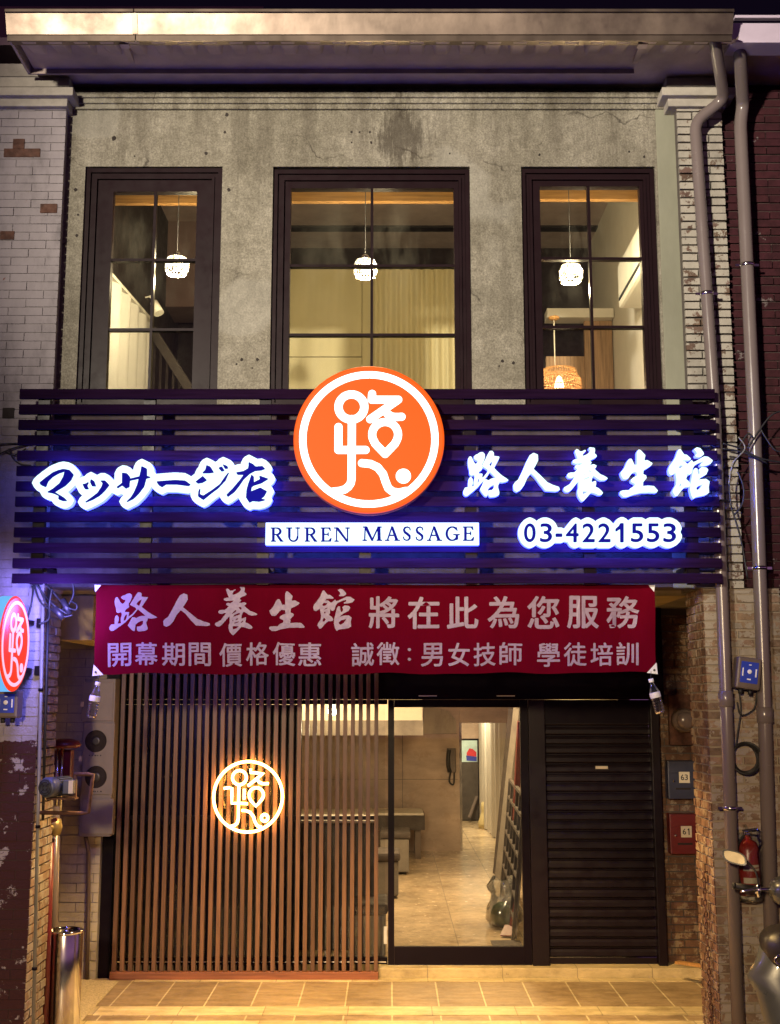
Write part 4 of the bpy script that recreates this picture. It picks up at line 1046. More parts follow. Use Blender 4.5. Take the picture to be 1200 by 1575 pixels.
solid(cv.loops(), lambda u, v, w: Vector((c0.x + u * kk, YC - .004 if w == 0 else YC + .001, c0.z - v * kk)), 'emblem', ['logo_white', 'logo_white'], RS)
each('standoff', 'black_metal', RS, [lambda mb, dx=dx, dz=dz: mb.cyl((c0.x + dx, YC + .101, c0.z + dz), (c0.x + dx, YS - .0005, c0.z + dz), .02, 10) for dx in (-.2, .2) for dz in (-.25, -.05)])
for o_ in (T5, JS, PN, LN): pass
def stand(root, pts):
    each('standoff', 'black_metal', root, [lambda mb, x=x, y=y: mb.cyl((at(x, y, YL).x, YL + .0505, at(x, y, YL).z), (at(x, y, YL).x, YS - .0005, at(x, y, YL).z), .008, 8) for x, y in pts])
stand(T5, [(748, 728), (826, 712), (900, 730), (985, 730), (1062, 730)]); stand(JS, [(90, 740), (180, 750), (300, 745), (400, 740)]); stand(PN, [(830, 820), (1010, 820)]); stand(LN, [(450, 820), (690, 820)])

# ================================================================== BANNER
YB = -.12
BN = thing('banner', 'long red cloth banner with two lines of silver characters hung under the sign board', 'banner', at(577, 1035, YB))
def bpos(s, r):
    """cloth surface at s, r in 0..1"""
    x = (147 + (1006 - 147) * s) + (-3 * (1 - s) + 2 * s) * r
    y = 899 + (1034 - 899) * r + 2.5 * math.sin(s * math.pi) * r * .5 - (1 - s) * -2 * r
    y += 1.1 * math.sin(s * 31 + 1) * r * r + .8 * math.sin(s * 13) * (1 - r) + .7 * math.sin(s * 57) * r
    p = at(x, y, YB)
    e = min(s, 1 - s)
    w = .010 * math.sin(s * 23 + r * 2) * math.exp(-e * 9) + .008 * math.sin(s * 60 + r * 6) * math.exp(-e * 14) + .008 * math.sin(s * 9 + 1) * (1 - r * .5) + .003 * math.sin(s * 37 + r * 4 + 2 * math.sin(s * 11)) + .002 * math.sin(r * 9 + s * 21)
    if s > .93: w += .018 * math.sin((s - .93) / .07 * 3.0 + r * 2.2) * r
    return Vector((p.x, YB + w, p.z))
def cloth(mb):
    nS, nR = 120, 20
    mb.sheet([[bpos(i / nS, j / nR) for i in range(nS + 1)] for j in range(nR + 1)])
    mb.sheet([[bpos(i / nS, j / nR) + Vector((0, .002, 0)) for i in range(nS, -1, -1)] for j in range(nR + 1)])
part('cloth', 'banner', BN, cloth)
cv = Canvas(160, 902, 996, 1032, 4)
for key in ('lu', 'ren', 'yang', 'sheng', 'guan'): brush(cv, key)
for ch, a, b in (('將', 567, 614), ('在', 627, 676), ('此', 687.5, 736), ('為', 750, 799), ('您', 811, 861), ('服', 872.5, 921.5), ('務', 933, 983)):
    cv.glyph(ch, (a + 1, 918, b - 1, 966))
for ch, a, b in zip('開幕期間價格優惠誠徵男女技師學徒培訓', (165, 207, 249, 290, 337, 378, 419, 458, 540, 579, 647, 689, 728, 768, 826, 867, 908, 947), (202, 243, 285, 325, 373, 414, 455, 495, 576, 615, 682, 723, 763, 804, 862, 903, 943, 982)):
    cv.glyph(ch, (a + 1, 989, b - 1, 1024))
c2 = Canvas(160, 902, 996, 1032, 4); c2.a = cv.a * 0
sub = cv.copy(); sub.a[:, :] = cv.a
fat = sub.copy().dilate(.75)
m_ = np.zeros_like(cv.a, bool); jx = int((556 - 160) * 4); iy = int((977 - 902) * 4); m_[:iy, jx:] = True
fat2 = sub.copy().dilate(1.1); fat3 = sub.copy().dilate(.62)
cv.a = np.where(m_, fat2.a, fat3.a); cv.a[:iy, :jx] = sub.a[:iy, :jx]
cv.stroke([(629.5, 999), (630, 999)], 4.6); cv.stroke([(629.5, 1014), (630, 1014)], 4.6)
cv.smooth(1)
def onb(u, v, w):
    s = (u - 147 + 3 * .5) / 859.0; r = (v - 899) / 135.0
    s = (u - (147 - 3 * r)) / (859 + 5 * r); r = (v - 899 - 2.5 * math.sin(s * math.pi) * r * .5 - 2 * (1 - s) * r) / 135
    q = bpos(s, r); q.y += -.0022 if w == 0 else -.0006
    return q
solid(cv.loops(.25), onb, 'printed_lettering', ['banner_print', 'banner_print'], BN)
def tab(x, y, sx_, sy_):
    def f(mb):
        k = 1 if sy_ < 0 else .6
        tri = [(x - sx_ * 6 * k, y + 4 * k * -sy_), (x + sx_ * 11 * k, y + 2 * -sy_), (x - sx_ * 4 * k, y + 14 * k * sy_)]
        v0 = [mb.bm.verts.new(at(a, b, YB - .030)) for a, b in tri]; v1 = [mb.bm.verts.new(at(a, b, YB - .026)) for a, b in tri]
        mb.face(v0); mb.face(v1[::-1])
        for i in range(3): mb.face([v0[i], v0[(i + 1) % 3], v1[(i + 1) % 3], v1[i]])
    return f
each('corner_tab', 'label_white', BN, [tab(*q) for q in ((148, 1036, 1, -1), (1006, 1033, -1, -1), (1004, 902, -1, 1), (149, 902, 1, 1))])
each('eyelet', 'ink', BN, [lambda mb, x=x, y=y: mb.lathe((at(x, y, YB).x, YB - .034, at(x, y, YB).z), [(.007, 0), (.007, .006)], 14, None, 'y') for x, y in ((149, 1034), (1005, 1031))])
each('hanging_cord', 'ink', BN, [lambda mb, x=x, y=y, x2=x2: mb.tube([at(x, y, YB - .02), at(x2, 890, YB - .02)], .003, 6) for x, y, x2 in ((149, 903, 146), (1004, 902, 1008))])
def bottle(px0, py0, px1, py1, label):
    a, b = at(px0, py0, YB - .03), at(px1, py1, YB - .03)
    t = thing('water_bottle', label, 'bottle', a, 'bottles weighing down the banner')
    L = (b - a).length; d = (b - a).normalized()
    rot = Vector((0, 0, -1)).rotation_difference(d).to_matrix().to_4x4(); T = Matrix.Translation(a) @ rot
    def fix(mb):
        bmesh.ops.transform(mb.bm, matrix=T, verts=mb.bm.verts)
    prof = [(.013, -.02), (.014, -.035), (.026, -.07), (.032, -.085)]
    z = -.085
    while z > -L + .02:
        prof += [(.032, z - .006), (.029, z - .010), (.029, z - .013), (.032, z - .017)]; z -= .018
    prof += [(.032, -L + .012), (.028, -L), (.006, -L + .01)]
    def f1(mb): mb.lathe((0, 0, 0), prof, 20); fix(mb)
    part('bottle_body', 'clear', t, f1)
    def f2(mb): mb.lathe((0, 0, 0), [(.015, 0), (.016, -.003), (.016, -.02), (.015, -.022)], 16); fix(mb)
    part('bottle_cap', 'label_white', t, f2)
    def f3(mb): mb.lathe((0, 0, 0), [(.0328, -.086), (.0332, -.088), (.0332, -.118), (.0328, -.12)], 20); fix(mb)
    part('bottle_label', 'label_white', t, f3)
    part('tie', 'ink', t, lambda mb: mb.tube([a, a + Vector((.004, 0, .045))], .002, 5))
bottle(151, 1049, 140, 1104, 'clear ribbed water bottle hanging from the lower left corner of the red banner')
bottle(1001, 1044, 1016, 1097, 'clear ribbed water bottle hanging askew from the lower right corner of the red banner')
# ================================================================== SHOP FRONT
zs0 = STEP
# slat screen
SS = thing('slat_screen', 'upright walnut slat screen in front of the shop window, round neon sign on it', 'screen', (ax(375, 1500, YSC), YSC, 0))
xa, xb = ax(175, 1490, YSC), ax(578, 1490, YSC)
zp0, zp1 = az(1508, YSC - .03), az(1496, YSC - .03)
ztop = az(1028, YSC)
def sl(mb):
    n = 34
    for k in range(n):
        x = xa + (xb - xa) * k / (n - 1) + random.uniform(-.002, .002)
        mb.box(x - .0165, x + .0165, YSC + random.uniform(-.002, .002), YSC + .042, zp1 + .002, ztop, None, random.uniform(.62, 1.28), .0015)
part('slat_panel', 'slat_wood', SS, sl)
boxpart('base_plank', 'plank_wood', SS, ax(168, 1500, YSC - .03), ax(582, 1500, YSC - .03), YSC - .03, YSC + .04, max(zp0, .002), zp1, bev=.004)
boxpart('top_rail', 'black_metal', SS, xa - .03, xb + .02, YSC + .043, YSC + .07, ztop - .05, ztop)
boxpart('cross_rail', 'black_metal', SS, xa - .02, xb + .02, YSC + .043, YSC + .06, az(1262, YSC), az(1256, YSC))
# neon emblem on an acrylic disc
YN = YSC - .03
cn = at(381.5, 1225.5, YN); kn = (ax(434, 1225, YN) - ax(329, 1225, YN)) / 2 / 468
NS_ = thing('neon_sign', 'round warm-white neon emblem mounted on the wooden slat screen', 'sign', cn)
part('acrylic_disc', 'acrylic', NS_, lambda mb: mb.lathe((cn.x, 0, cn.z), [(505 * kn, YN + .018), (515 * kn, YN + .017), (515 * kn, YN + .014), (505 * kn, YN + .013)], 72, None, 'y', False))
def np_(P): return [(cn.x + (x - 568) * kn, YN - .008, cn.z - (y - 607) * kn) for x, y in P]
def tubes(mb, r=.0085):
    mb.tube(np_(arcp(568, 607, 472, 0, 360, 73)[:-1]), r, 8, closed=True)
    mb.tube(np_(arcp(445, 352, 95, 0, 360, 37)[:-1]), r, 8, closed=True)
    mb.tube(np_([(440, 455), (440, 600), (440, 760), (440, 900), (425, 960), (390, 990), (330, 1005)]), r, 8)
    mb.tube(np_([(235, 497), (300, 488), (345, 495), (347, 600), (347, 695), (450, 695), (565, 702)]), r, 8)
    mb.tube(np_([(515, 505), (515, 640)]), r, 8)
    mb.tube(np_([(597, 235), (600, 285), (690, 290), (775, 292), (690, 360), (565, 462)]), r, 8)
    mb.tube(np_([(690, 380), (720, 415), (770, 435), (845, 432)]), r, 8)
    mb.tube(np_(arcp(680, 585, 98, -205, 25, 26) + [(740, 665), (680, 735), (612, 665)]), r, 8, closed=True)
    mb.tube(np_([(485, 790), (545, 795), (600, 815), (645, 870), (668, 940), (700, 995), (760, 1012)]), r, 8)
    mb.tube(np_(arcp(800, 890, 45, 0, 360, 21)[:-1]), r, 8, closed=True)
part('neon_tube', 'neon', NS_, tubes)
YN += .011
part('neon_glow', 'neon_back', NS_, lambda mb: tubes(mb, .0105))
YN -= .011
each('stud', 'steel', NS_, [lambda mb, a=a, b=b: mb.cyl((cn.x + a * kn, YN + .0185, cn.z + b * kn), (cn.x + a * kn, YSC - .0005, cn.z + b * kn), .006, 8) for a in (-330, 330) for b in (-330, 330)])
part('cable', 'chrome', NS_, lambda mb: mb.tube([(cn.x - 215 * kn, YN - .006, cn.z + 430 * kn), (cn.x - 330 * kn, YN - .006, cn.z + 330 * kn), (cn.x - 420 * kn, YSC - .004, cn.z + 260 * kn)], .002, 5))
for k_n in range(8):
    a_n = 2 * math.pi * k_n / 8
    lamp('neon_sign_light', 'POINT', (cn.x + 430 * kn * math.cos(a_n), YSC - .13, cn.z + 430 * kn * math.sin(a_n)), .75, (1, .56, .17), .05)
# glass wall behind the screen
GW = thing('glass_partition', 'glazed shop wall behind the wooden slat screen', 'window', (ax(380, 1480, YD), YD, zs0))
gx0, gx1 = ax(168, 1300, YD), ax(596, 1300, YD)
zd0 = az(1484, YD)
boxpart('pane', 'door_pane', GW, gx0 + .03, gx1 - .02, YD + .04, YD + .048, zd0 + .05, zh - .03)
def gf(mb):
    mb.box(gx0, gx1, YD + .02, YD + .07, zs0, zd0 + .05); mb.box(gx0, gx1, YD + .02, YD + .07, zh - .04, zh - .001)
    mb.box(gx0, gx0 + .03, YD + .02, YD + .07, zd0 + .0505, zh - .0405)
    xm = ax(322, 1300, YD); mb.box(xm - .02, xm + .02, YD + .021, YD + .069, zd0 + .0505, zh - .0405)
part('frame', 'black_metal', GW, gf)
part('bottom_strip', 'steel', GW, lambda mb: mb.box(gx0 + .05, gx1 - .01, YD + .015, YD + .0195, az(1481.5, YD), az(1479.5, YD)))
boxpart('dark_room_sheet', 'scooter_dark', GW, gx0 + .03, ax(462, 1300, YD), YD + .05, YD + .054, zd0 + .051, zh - .042)  # added dark sheet in place of the unlit left of the room
RC = thing('reception_counter', 'long dark reception counter with a pale top behind the slat screen', 'counter', (ax(500, 1470, 3.1), 3.1, STEP))
boxpart('body', 'cloth_dark', RC, ax(300, 1400, 3.0), ax(579, 1400, 3.0), 3.0, 3.5, STEP + .002, az(1266, 3.0), bev=.01)
boxpart('top', 'room_white', RC, ax(300, 1400, 3.0) - .01, ax(581, 1400, 3.0), 2.98, 3.52, az(1265.8, 3.0), az(1262, 3.0), bev=.004)
# sliding door
DR = thing('sliding_door', 'glass sliding shop door with a dark metal frame, lit room behind it', 'door', (ax(705, 1480, YD), YD, zs0))
d0, d1 = ax(597, 1300, YD), ax(815, 1300, YD)
def df(mb):
    zt = az(1088, YD); zb1 = az(1456, YD)
    mb.box(d0, ax(606.5, 1300, YD), YD - .02, YD + .03, zs0 + .004, zh - .001)
    mb.box(ax(803, 1300, YD), d1, YD - .02, YD + .03, zs0 + .004, zh - .001)
    mb.box(ax(606.6, 1300, YD), ax(802.9, 1300, YD), YD - .018, YD + .028, zt, zh - .001)
    mb.box(ax(606.6, 1300, YD), ax(802.9, 1300, YD), YD - .018, YD + .028, zs0 + .004, zb1)
part('frame', 'black_metal', DR, df)
boxpart('pane', 'door_pane', DR, ax(606.6, 1300, YD) - .003, ax(802.9, 1300, YD) + .003, YD, YD + .008, az(1458, YD), az(1086, YD))
boxpart('floor_track', 'steel', DR, d0, d1, YD - .03, YD + .04, zs0 + .0005, zs0 + .0038)
boxpart('pull_label', 'label_white', DR, ax(590.5, 1440, YD), ax(595.5, 1440, YD), YD - .003, YD - .0005, az(1452, YD), az(1425, YD))
# roller shutter
SH = thing('roller_shutter', 'closed black roller shutter of horizontal ribs beside the glass door', 'shutter', (ax(925, 1480, YD), YD, zs0))
s0, s1 = ax(841, 1300, YD), ax(1006, 1300, YD)
def curtain(mb):
    z0, z1 = az(1474, YD), zh - .001; pitch = (az(1180, YD) - az(1480, YD)) / 20.0
    rows = []; z = z0
    while z < z1 + pitch:
        for h, d in ((0, .016), (.10, .003), (.16, 0), (.55, .002), (.80, .008), (.86, .022), (.97, .022)):
            zz = z + pitch * h
            if zz <= z1: rows.append([(s0, YD + .03 + d, zz), (s1, YD + .03 + d, zz)])
        z += pitch
    mb.sheet(rows)
o = part('curtain', 'shutter', SH, curtain)
for f in o.data.polygons: f.use_smooth = False
boxpart('guide_rail', 'shutter', SH, ax(815.5, 1300, YD), s0, YD - .05, YD + .05, zs0 + .002, zh - .001, bev=.004)
boxpart('guide_rail', 'shutter', SH, s1, ax(1019, 1300, YD), YD - .05, YD + .05, zs0 + .002, zh - .001, bev=.004)
boxpart('bottom_bar', 'shutter', SH, s0 + .001, s1 - .001, YD + .02, YD + .055, zs0 + .003, az(1474.5, YD), bev=.003)
boxpart('sticker', 'paper', SH, ax(917, 1180, YD), ax(936, 1180, YD), YD + .026, YD + .0285, az(1183, YD), az(1178.5, YD), bev=.001)
part('curtain_top_box', 'black_metal', SH, lambda mb: mb.box(s0 + .001, s1 - .001, YD + .002, YD + .028, az(1112, YD), zh - .002))

# ------------------------------------------------------------------ recess side walls
WR = thing('recess_wall', 'bare brown brick wall with two mailboxes, right of the shutter', 'wall', (ax(1060, 1480, 2.55), 2.55, 0))
xw0 = ax(1012, 1300, 2.55)
part('core', 'mortar', WR, lambda mb: mb.box(xw0 - .02, 3.6, 2.551, 2.62, -.02, z_arc + .045))
part('brickwork', 'brick_bare', WR, lambda mb: bricks(mb, xw0 - .02, 2.95, STEP + .002, z_arc, 2.551, 'x', .215, .060, .009, .014, -1, .004))
WLf = thing('recess_wall', 'cream painted brick wall behind the grey meter cabinet', 'wall', (ax(110, 1500, 2.3), 2.3, 0))
xw1 = ax(151, 1400, 2.3)
part('core', 'mortar_light', WLf, lambda mb: mb.box(-3.6, xw1, 2.301, 2.42, -.02, z_arc + .045))
part('brickwork', 'brick_cream', WLf, lambda mb: bricks(mb, -3.2, xw1, -.01, z_arc, 2.301, 'x', .27, .075, .006, .010, -1, .003))
boxpart('dark_jamb', 'black_metal', WLf, xw1 + .001, ax(171, 1400, 2.36), 2.36, 2.44, -.01, z_arc + .04)

# electric meter cabinet
YM = 2.12
MC = thing('meter_cabinet', 'tall grey electric meter cabinet with two round windows left of the slat screen', 'cabinet', at(150, 1288, YM))
q = lambda x, y: at(x, y, YM)
def cb(mb):
    a, b = q(121, 1287), q(178, 1044); a2 = q(114, 1286)
    mb.box(a.x, b.x, YM, 2.285, a.z, b.z, None, 1, .006)
part('body', 'cabinet', MC, cb)
for y0, y1, nm in ((1049, 1109, 'upper_door'), (1112, 1222, 'door'), (1229, 1283, 'lower_door')):
    boxpart(nm, 'cabinet', MC, q(125.5, y1).x, q(173, y1).x, YM - .012, YM - .0005, q(0, y1).z, q(0, y0).z, bev=.004)
for cy in (1140, 1195):
    c = q(148, cy)
    part('meter_window', 'hole', MC, lambda mb: mb.lathe((c.x, 0, c.z), [(.075, YM - .013), (.080, YM - .016), (.086, YM - .016), (.088, YM - .0125)], 32, None, 'y'))
    part('glass_dial', 'scooter_dark', MC, lambda mb: mb.lathe((c.x, 0, c.z), [(.02, YM - .0185), (.035, YM - .0185), (.037, YM - .0165), (.02, YM - .0165)], 20, None, 'y'))
    part('marking', 'ink', MC, lambda mb: [mb.box(c.x - .05 + i * .022, c.x - .05 + i * .022 + random.uniform(.008, .018), YM - .0135, YM - .0122, c.z - .118, c.z - .108) for i in range(5)])
each('latch', 'paper', MC, [lambda mb, x=x, y=y: mb.box(q(x, y).x - .012, q(x, y).x + .012, YM - .022, YM - .0125, q(x, y).z - .02, q(x, y).z + .02, None, 1, .003) for x, y in ((124.5, 1167), (127, 1083))])
part('conduit', 'box_brown', MC, lambda mb: mb.tube([at(132, 1288, 2.2), at(136, 1310, 2.27), (ax(136, 1400, 2.27), 2.27, az(1400, 2.27)), (ax(134, 1500, 2.27), 2.27, .0)], .016, 10))
# pump motor and pipe frame
p = at(91, 1210, -.05)
PM = thing('pump_motor', 'small blue-grey electric motor with a round fan cover on the left pipe frame', 'motor', p)
def mot(mb):
    mb.lathe((p.x, p.y, p.z), [(.05, .16), (.068, .15), (.068, -.02), (.075, -.03), (.075, -.085), (.066, -.10), (.03, -.103)], 28, None, 'y')
mb = MB(); mb.lathe((0, 0, 0), [(.045, .13), (.054, .12), (.054, -.02), (.062, -.03), (.062, -.085), (.054, -.10), (.03, -.103)], 28, None, 'y')
for k in range(20):
    a = 2 * math.pi * k / 20; mb.bar((math.cos(a) * .054, -.015, math.sin(a) * .054), (math.cos(a) * .054, .115, math.sin(a) * .054), .004, .012, None, (math.cos(a), 0, math.sin(a)))
bmesh.ops.transform(mb.bm, matrix=Matrix.Translation(p + Vector((-.02, 0, 0))) @ Matrix.Rotation(R(-22), 4, 'Z'), verts=mb.bm.verts)
mb.build('housing', 'motor', PM)
mb = MB()
for rr in (.018, .033, .047): mb.tube([(rr * math.cos(a), -.106, rr * math.sin(a)) for a in np.linspace(0, 2 * math.pi, 25)[:-1]], .0028, 5, closed=True)
for k in range(4):
    a = R(45 + 90 * k); mb.bar((.01 * math.cos(a), -.106, .01 * math.sin(a)), (.05 * math.cos(a), -.106, .05 * math.sin(a)), .006, .004)
bmesh.ops.transform(mb.bm, matrix=Matrix.Translation(p + Vector((-.02, 0, 0))) @ Matrix.Rotation(R(-22), 4, 'Z'), verts=mb.bm.verts)
mb.build('fan_grille', 'scooter_dark', PM)
boxpart('terminal_box', 'motor', PM, p.x + .035, p.x + .10, p.y - .05, p.y + .05, p.z - .042, p.z + .042, bev=.006)
boxpart('name_plate', 'paper', PM, p.x + .072, p.x + .099, p.y - .054, p.y - .0505, p.z - .038, p.z + .040)
FR = thing('pipe_frame', 'bent iron pipe frame holding the pump motor', 'frame', at(108, 1250, -.03))
part('tube', 'rust', FR, lambda mb: (mb.tube([at(114, 1191, -.03), at(136, 1191, -.03), at(144, 1192, -.03), at(142, 1200, -.03), at(136, 1250, -.03), at(126, 1251, -.03), at(60, 1250, -.03)], .012, 10),))
part('bracket', 'rust', FR, lambda mb: (mb.bar(at(74, 1228, -.03), at(118, 1228, -.03), .09, .010), mb.bar(at(116, 1192, -.03), at(116, 1229, -.03), .012, .02), mb.bar(at(62, 1250, -.03), (ax(58, 1250, -.03), -.001, az(1250, -.03)), .03, .012)))
# pipe bundle along the left pillar
def vpipe(name, label, x0, y0, x1, y1, Y, r, mt, extra=None, cat='pipe'):
    t = thing(name, label, cat, (ax(x1, y1, Y), Y, max(0, az(y1, Y))))
    a, b = at(x0, y0, Y), at(x1, y1, Y)
    part('tube', mt, t, lambda mb: mb.tube([a, a.lerp(b, .5), b], r, 12))
    if extra: extra(t, a, b)
    return t
def cuffs(t, a, b):
    each('clip', 'black_metal', t, [lambda mb, k=k: mb.lathe(a.lerp(b, k), [(.0125, -.010), (.017, -.008), (.017, .008), (.0125, .010)], 12) for k in (.2, .5, .8)])
vpipe('conduit', 'pale grey conduit running the full height of the left pillar corner', 66, 925, 50, 1640, -.035, .0115, 'pvc_pale', cuffs, 'conduit')
vpipe('conduit', 'thin black conduit beside the pale one on the left pillar corner', 75, 905, 66, 1262, .03, .009, 'rubber', None, 'conduit')
def valve(t, a, b):
    c = at(82, 1272, .5)
    part('valve', 'bronze', t, lambda mb: (mb.lathe(c, [(.02, -.06), (.05, -.05), (.06, 0), (.05, .05), (.02, .06)], 18), mb.cyl(c + Vector((0, -.1, 0)), c + Vector((0, .1, 0)), .02, 12)))
    part('handle', 'red_paint', t, lambda mb: mb.bar(c + Vector((-.09, -.1, .01)), c + Vector((.05, -.1, .06)), .012, .025))
vpipe('fire_pipe', 'red standpipe with a bronze valve low beside the left pillar', 77, 1290, 66, 1620, .5, .030, 'red_paint', valve)
vpipe('fire_pipe', 'slim dark red pipe in front of the thicker red standpipe', 69, 1255, 60, 1460, .44, .018, 'red_paint')
RP = thing('steel_pipe_pair', 'pair of bright upright steel pipes over the pump motor', 'pipe', at(92, 1190, 1.3))
each('tube', 'steel', RP, [lambda mb: mb.tube([at(89, 1150, 1.3), at(87, 1252, 1.3)], .011, 10), lambda mb: mb.tube([at(96, 1150, 1.3), at(93, 1252, 1.3)], .011, 10)])
part('red_manifold', 'red_paint', RP, lambda mb: (mb.box(at(82, 1180, 1.32).x, at(108, 1180, 1.32).x, 1.33, 1.42, az(1200, 1.32), az(1154, 1.32), None, 1, .008), mb.lathe(at(100, 1146, 1.36), [(.03, -.02), (.10, -.02), (.12, 0), (.10, .03), (.05, .045)], 20)))
vpipe('wall_downpipe', 'dull grey square duct standing behind the red standpipe', 85, 1240, 79, 1600, .9, .034, 'pvc', None, 'duct')
# stainless bin
yb_ = .62; c = at(101, 1430, yb_)
BI = thing('ashtray_bin', 'shiny stainless steel cylinder bin at the lower left corner', 'bin', (c.x, yb_, 0))
rb = (ax(127.5, 1500, yb_) - ax(74, 1500, yb_)) / 2
part('body', 'steel', BI, lambda mb: mb.lathe((c.x, yb_, 0), [(rb * .96, .002), (rb, .01), (rb, c.z - .02), (rb * .985, c.z - .016)], 48))
part('rim', 'chrome', BI, lambda mb: (mb.lathe((c.x, yb_, 0), [(rb * .84, c.z - .03), (rb * .84, c.z - .002), (rb * .90, c.z + .004), (rb * 1.03, c.z - .002), (rb * 1.03, c.z - .0155), (rb * .95, c.z - .015)], 48)))
part('ash_bed', 'concrete', BI, lambda mb: mb.lathe((c.x, yb_, 0), [(rb * .1, c.z - .026), (rb * .83, c.z - .026), (rb * .83, c.z - .018), (rb * .1, c.z - .016)], 32))

# ------------------------------------------------------------------ blade sign on the left pillar
xb_, yb0 = ax(24, 990, -.45), -.45
rb = (az(917, yb0) - az(1064, yb0)) / 2; zb0 = (az(917, yb0) + az(1064, yb0)) / 2
BS = thing('blade_sign', 'round red projecting sign with a pale blue rim on the left pillar', 'sign', (xb_, yb0, zb0))
mb = MB(); mb.lathe((xb_, yb0, zb0), [(rb - .012, 0), (rb, -.008), (rb, -.08), (rb - .01, -.088)], 72, 0, 'x')
for f in mb.bm.faces:
    f.normal_update(); f.smooth = False; f.material_index = 0 if abs(f.normal.x) > .5 else 1
mb.build('body', ['blade_face', 'blade_rim'], BS)
cv = Canvas(-540, -540, 540, 540, .5); emblem(cv, 46, 40); cv.smooth(2)
kb = rb / 540
solid(cv.loops(), lambda u, v, w: Vector((xb_ + (.004 if w == 0 else -.001), yb0 + u * kb, zb0 - v * kb)), 'emblem', ['blade_ring', 'blade_ring'], BS)
each('arm', 'black_metal', BS, [lambda mb, dz=dz: mb.bar((xb_ - .04, yb0 + rb - .02, zb0 + dz), (xb_ - .04, -.015, zb0 + dz), .03, .03) for dz in (-.15, .15)])
each('mount', 'black_metal', BS, [lambda mb, dz=dz: mb.box(xb_ - .005 + .0, xb_ + .045, -.04, -.0135, zb0 + dz - .03, zb0 + dz + .03, None, 1, .004) for dz in (-.15, .15)])
lamp('blade_sign_light', 'POINT', (xb_ + .17, yb0 + .08, zb0 + .22), 62, (.22, .20, 1.0), .12)
# timer boxes with blue labels
def timer(p, w, h, rz, label):
    t = thing('timer_box', label, 'control box', p, 'control boxes with blue labels')
    Mx = Matrix.Translation(p) @ Matrix.Rotation(R(rz), 4, 'Y')
    def tf(f):
        def g_(mb): f(mb); bmesh.ops.transform(mb.bm, matrix=Mx, verts=mb.bm.verts)
        return g_
    part('case', 'box_brown', t, tf(lambda mb: mb.box(-w, w, -.05, .06, -h, h, None, 1, .012)))
    part('label_plate', 'blue_label', t, tf(lambda mb: mb.box(-w * .72, w * .72, -.053, -.0505, -h * .62, h * .72)))
    part('dial', 'label_white', t, tf(lambda mb: mb.lathe((0, 0, .01), [(.006, -.0565), (.014, -.0565), (.014, -.0535), (.006, -.0535)], 16, None, 'y')))
    for a_, b_, c_, d_ in ((-w * .6, -w * .5, -.02, .03), (w * .48, w * .6, -.02, .03), (-.012, .012, -h * .42, -h * .34), (-.008, .008, h * .5, h * .56)):
        part('marking', 'label_white', t, tf(lambda mb: mb.box(a_, b_, -.0545, -.0532, c_, d_)))
    each('gland', 'rubber', t, [tf(lambda mb, dx=dx: mb.cyl((dx, 0, -h - .03), (dx, 0, -h), .014, 10)) for dx in (-.03, .03)])
timer(at(13, 1083, -.17), .072, .085, 0, 'small control box with a bright blue label below the round blade sign')
timer(at(1149, 1036, -.13), .075, .098, 8, 'tilted brown control box with a blue label between the right downpipes')
# cables
def cable(pts, r, mb):
    P = [Vector(p) for p in pts]
    if len(P) < 3: mb.tube(P, r, 6); return
    out = []
    for i in range(len(P) - 1):
        p0, p1, p2, p3 = P[max(i - 1, 0)], P[i], P[i + 1], P[min(i + 2, len(P) - 1)]
        for k in range(6):
            t = k / 6
            out.append(.5 * ((2 * p1) + (p2 - p0) * t + (2 * p0 - 5 * p1 + 4 * p2 - p3) * t * t + (3 * p1 - p0 - 3 * p2 + p3) * t ** 3))
    out.append(P[-1]); mb.tube(out, r, 6)
CB = thing('cable_bundle', 'tangle of black cables hanging under the left end of the sign board', 'cables', at(85, 920, -.05))
def cb1(mb):
    for pts in (((52, 898), (48, 930), (40, 960)), ((52, 898), (62, 925), (78, 938), (95, 940)), ((55, 898), (68, 915), (82, 930), (104, 945)), ((112, 895), (113, 915), (104, 932), (92, 938), (80, 930)), ((70, 898), (88, 918), (100, 932), (116, 938), (118, 930), (108, 924)), ((58, 898), (74, 932), (95, 948), (112, 946)), ((60, 960), (75, 952), (76, 930), (80, 905))):
        cable([at(x, y, -.06 + .02 * math.sin(i * 2 + x)) for i, (x, y) in enumerate(pts)], .0065, mb)
part('cable', 'rubber', CB, cb1)
each('connector', 'scooter_dark', CB, [lambda mb: mb.cyl(at(84, 935, -.07), at(98, 952, -.07), .022, 12), lambda mb: mb.cyl(at(96, 922, -.05), at(108, 945, -.05), .02, 12)])
CB = thing('cable_bundle', 'thin cables draped behind the upper left end of the sign board', 'cables', at(20, 690, -.03))
part('cable', 'rubber', CB, lambda mb: [cable([at(x, y, -.03) for x, y in pts], .005, mb) for pts in (((-10, 684), (20, 682), (48, 684)), ((-5, 700), (18, 690), (40, 684)), ((14, 690), (20, 705), (32, 714), (48, 716)), ((8, 695), (22, 700), (40, 690)))])
CB = thing('cable_bundle', 'loose black cables crossing the right downpipes beside the sign board', 'cables', at(1140, 690, -.16))
part('cable', 'rubber', CB, lambda mb: [cable([at(x, y, -.165) for x, y in pts], .006, mb) for pts in (((1112, 682), (1140, 690), (1170, 705), (1210, 712)), ((1112, 690), (1145, 696), (1180, 712)), ((1145, 690), (1128, 715), (1122, 745), (1125, 780)), ((1125, 780), (1140, 830), (1150, 890)), ((1135, 725), (1144, 750), (1142, 775), (1130, 792)), ((1120, 770), (1090, 768)), ((1135, 690), (1150, 668), (1158, 672)), ((1150, 690), (1185, 640), (1210, 632)), ((1170, 660), (1190, 690), (1205, 695)))])
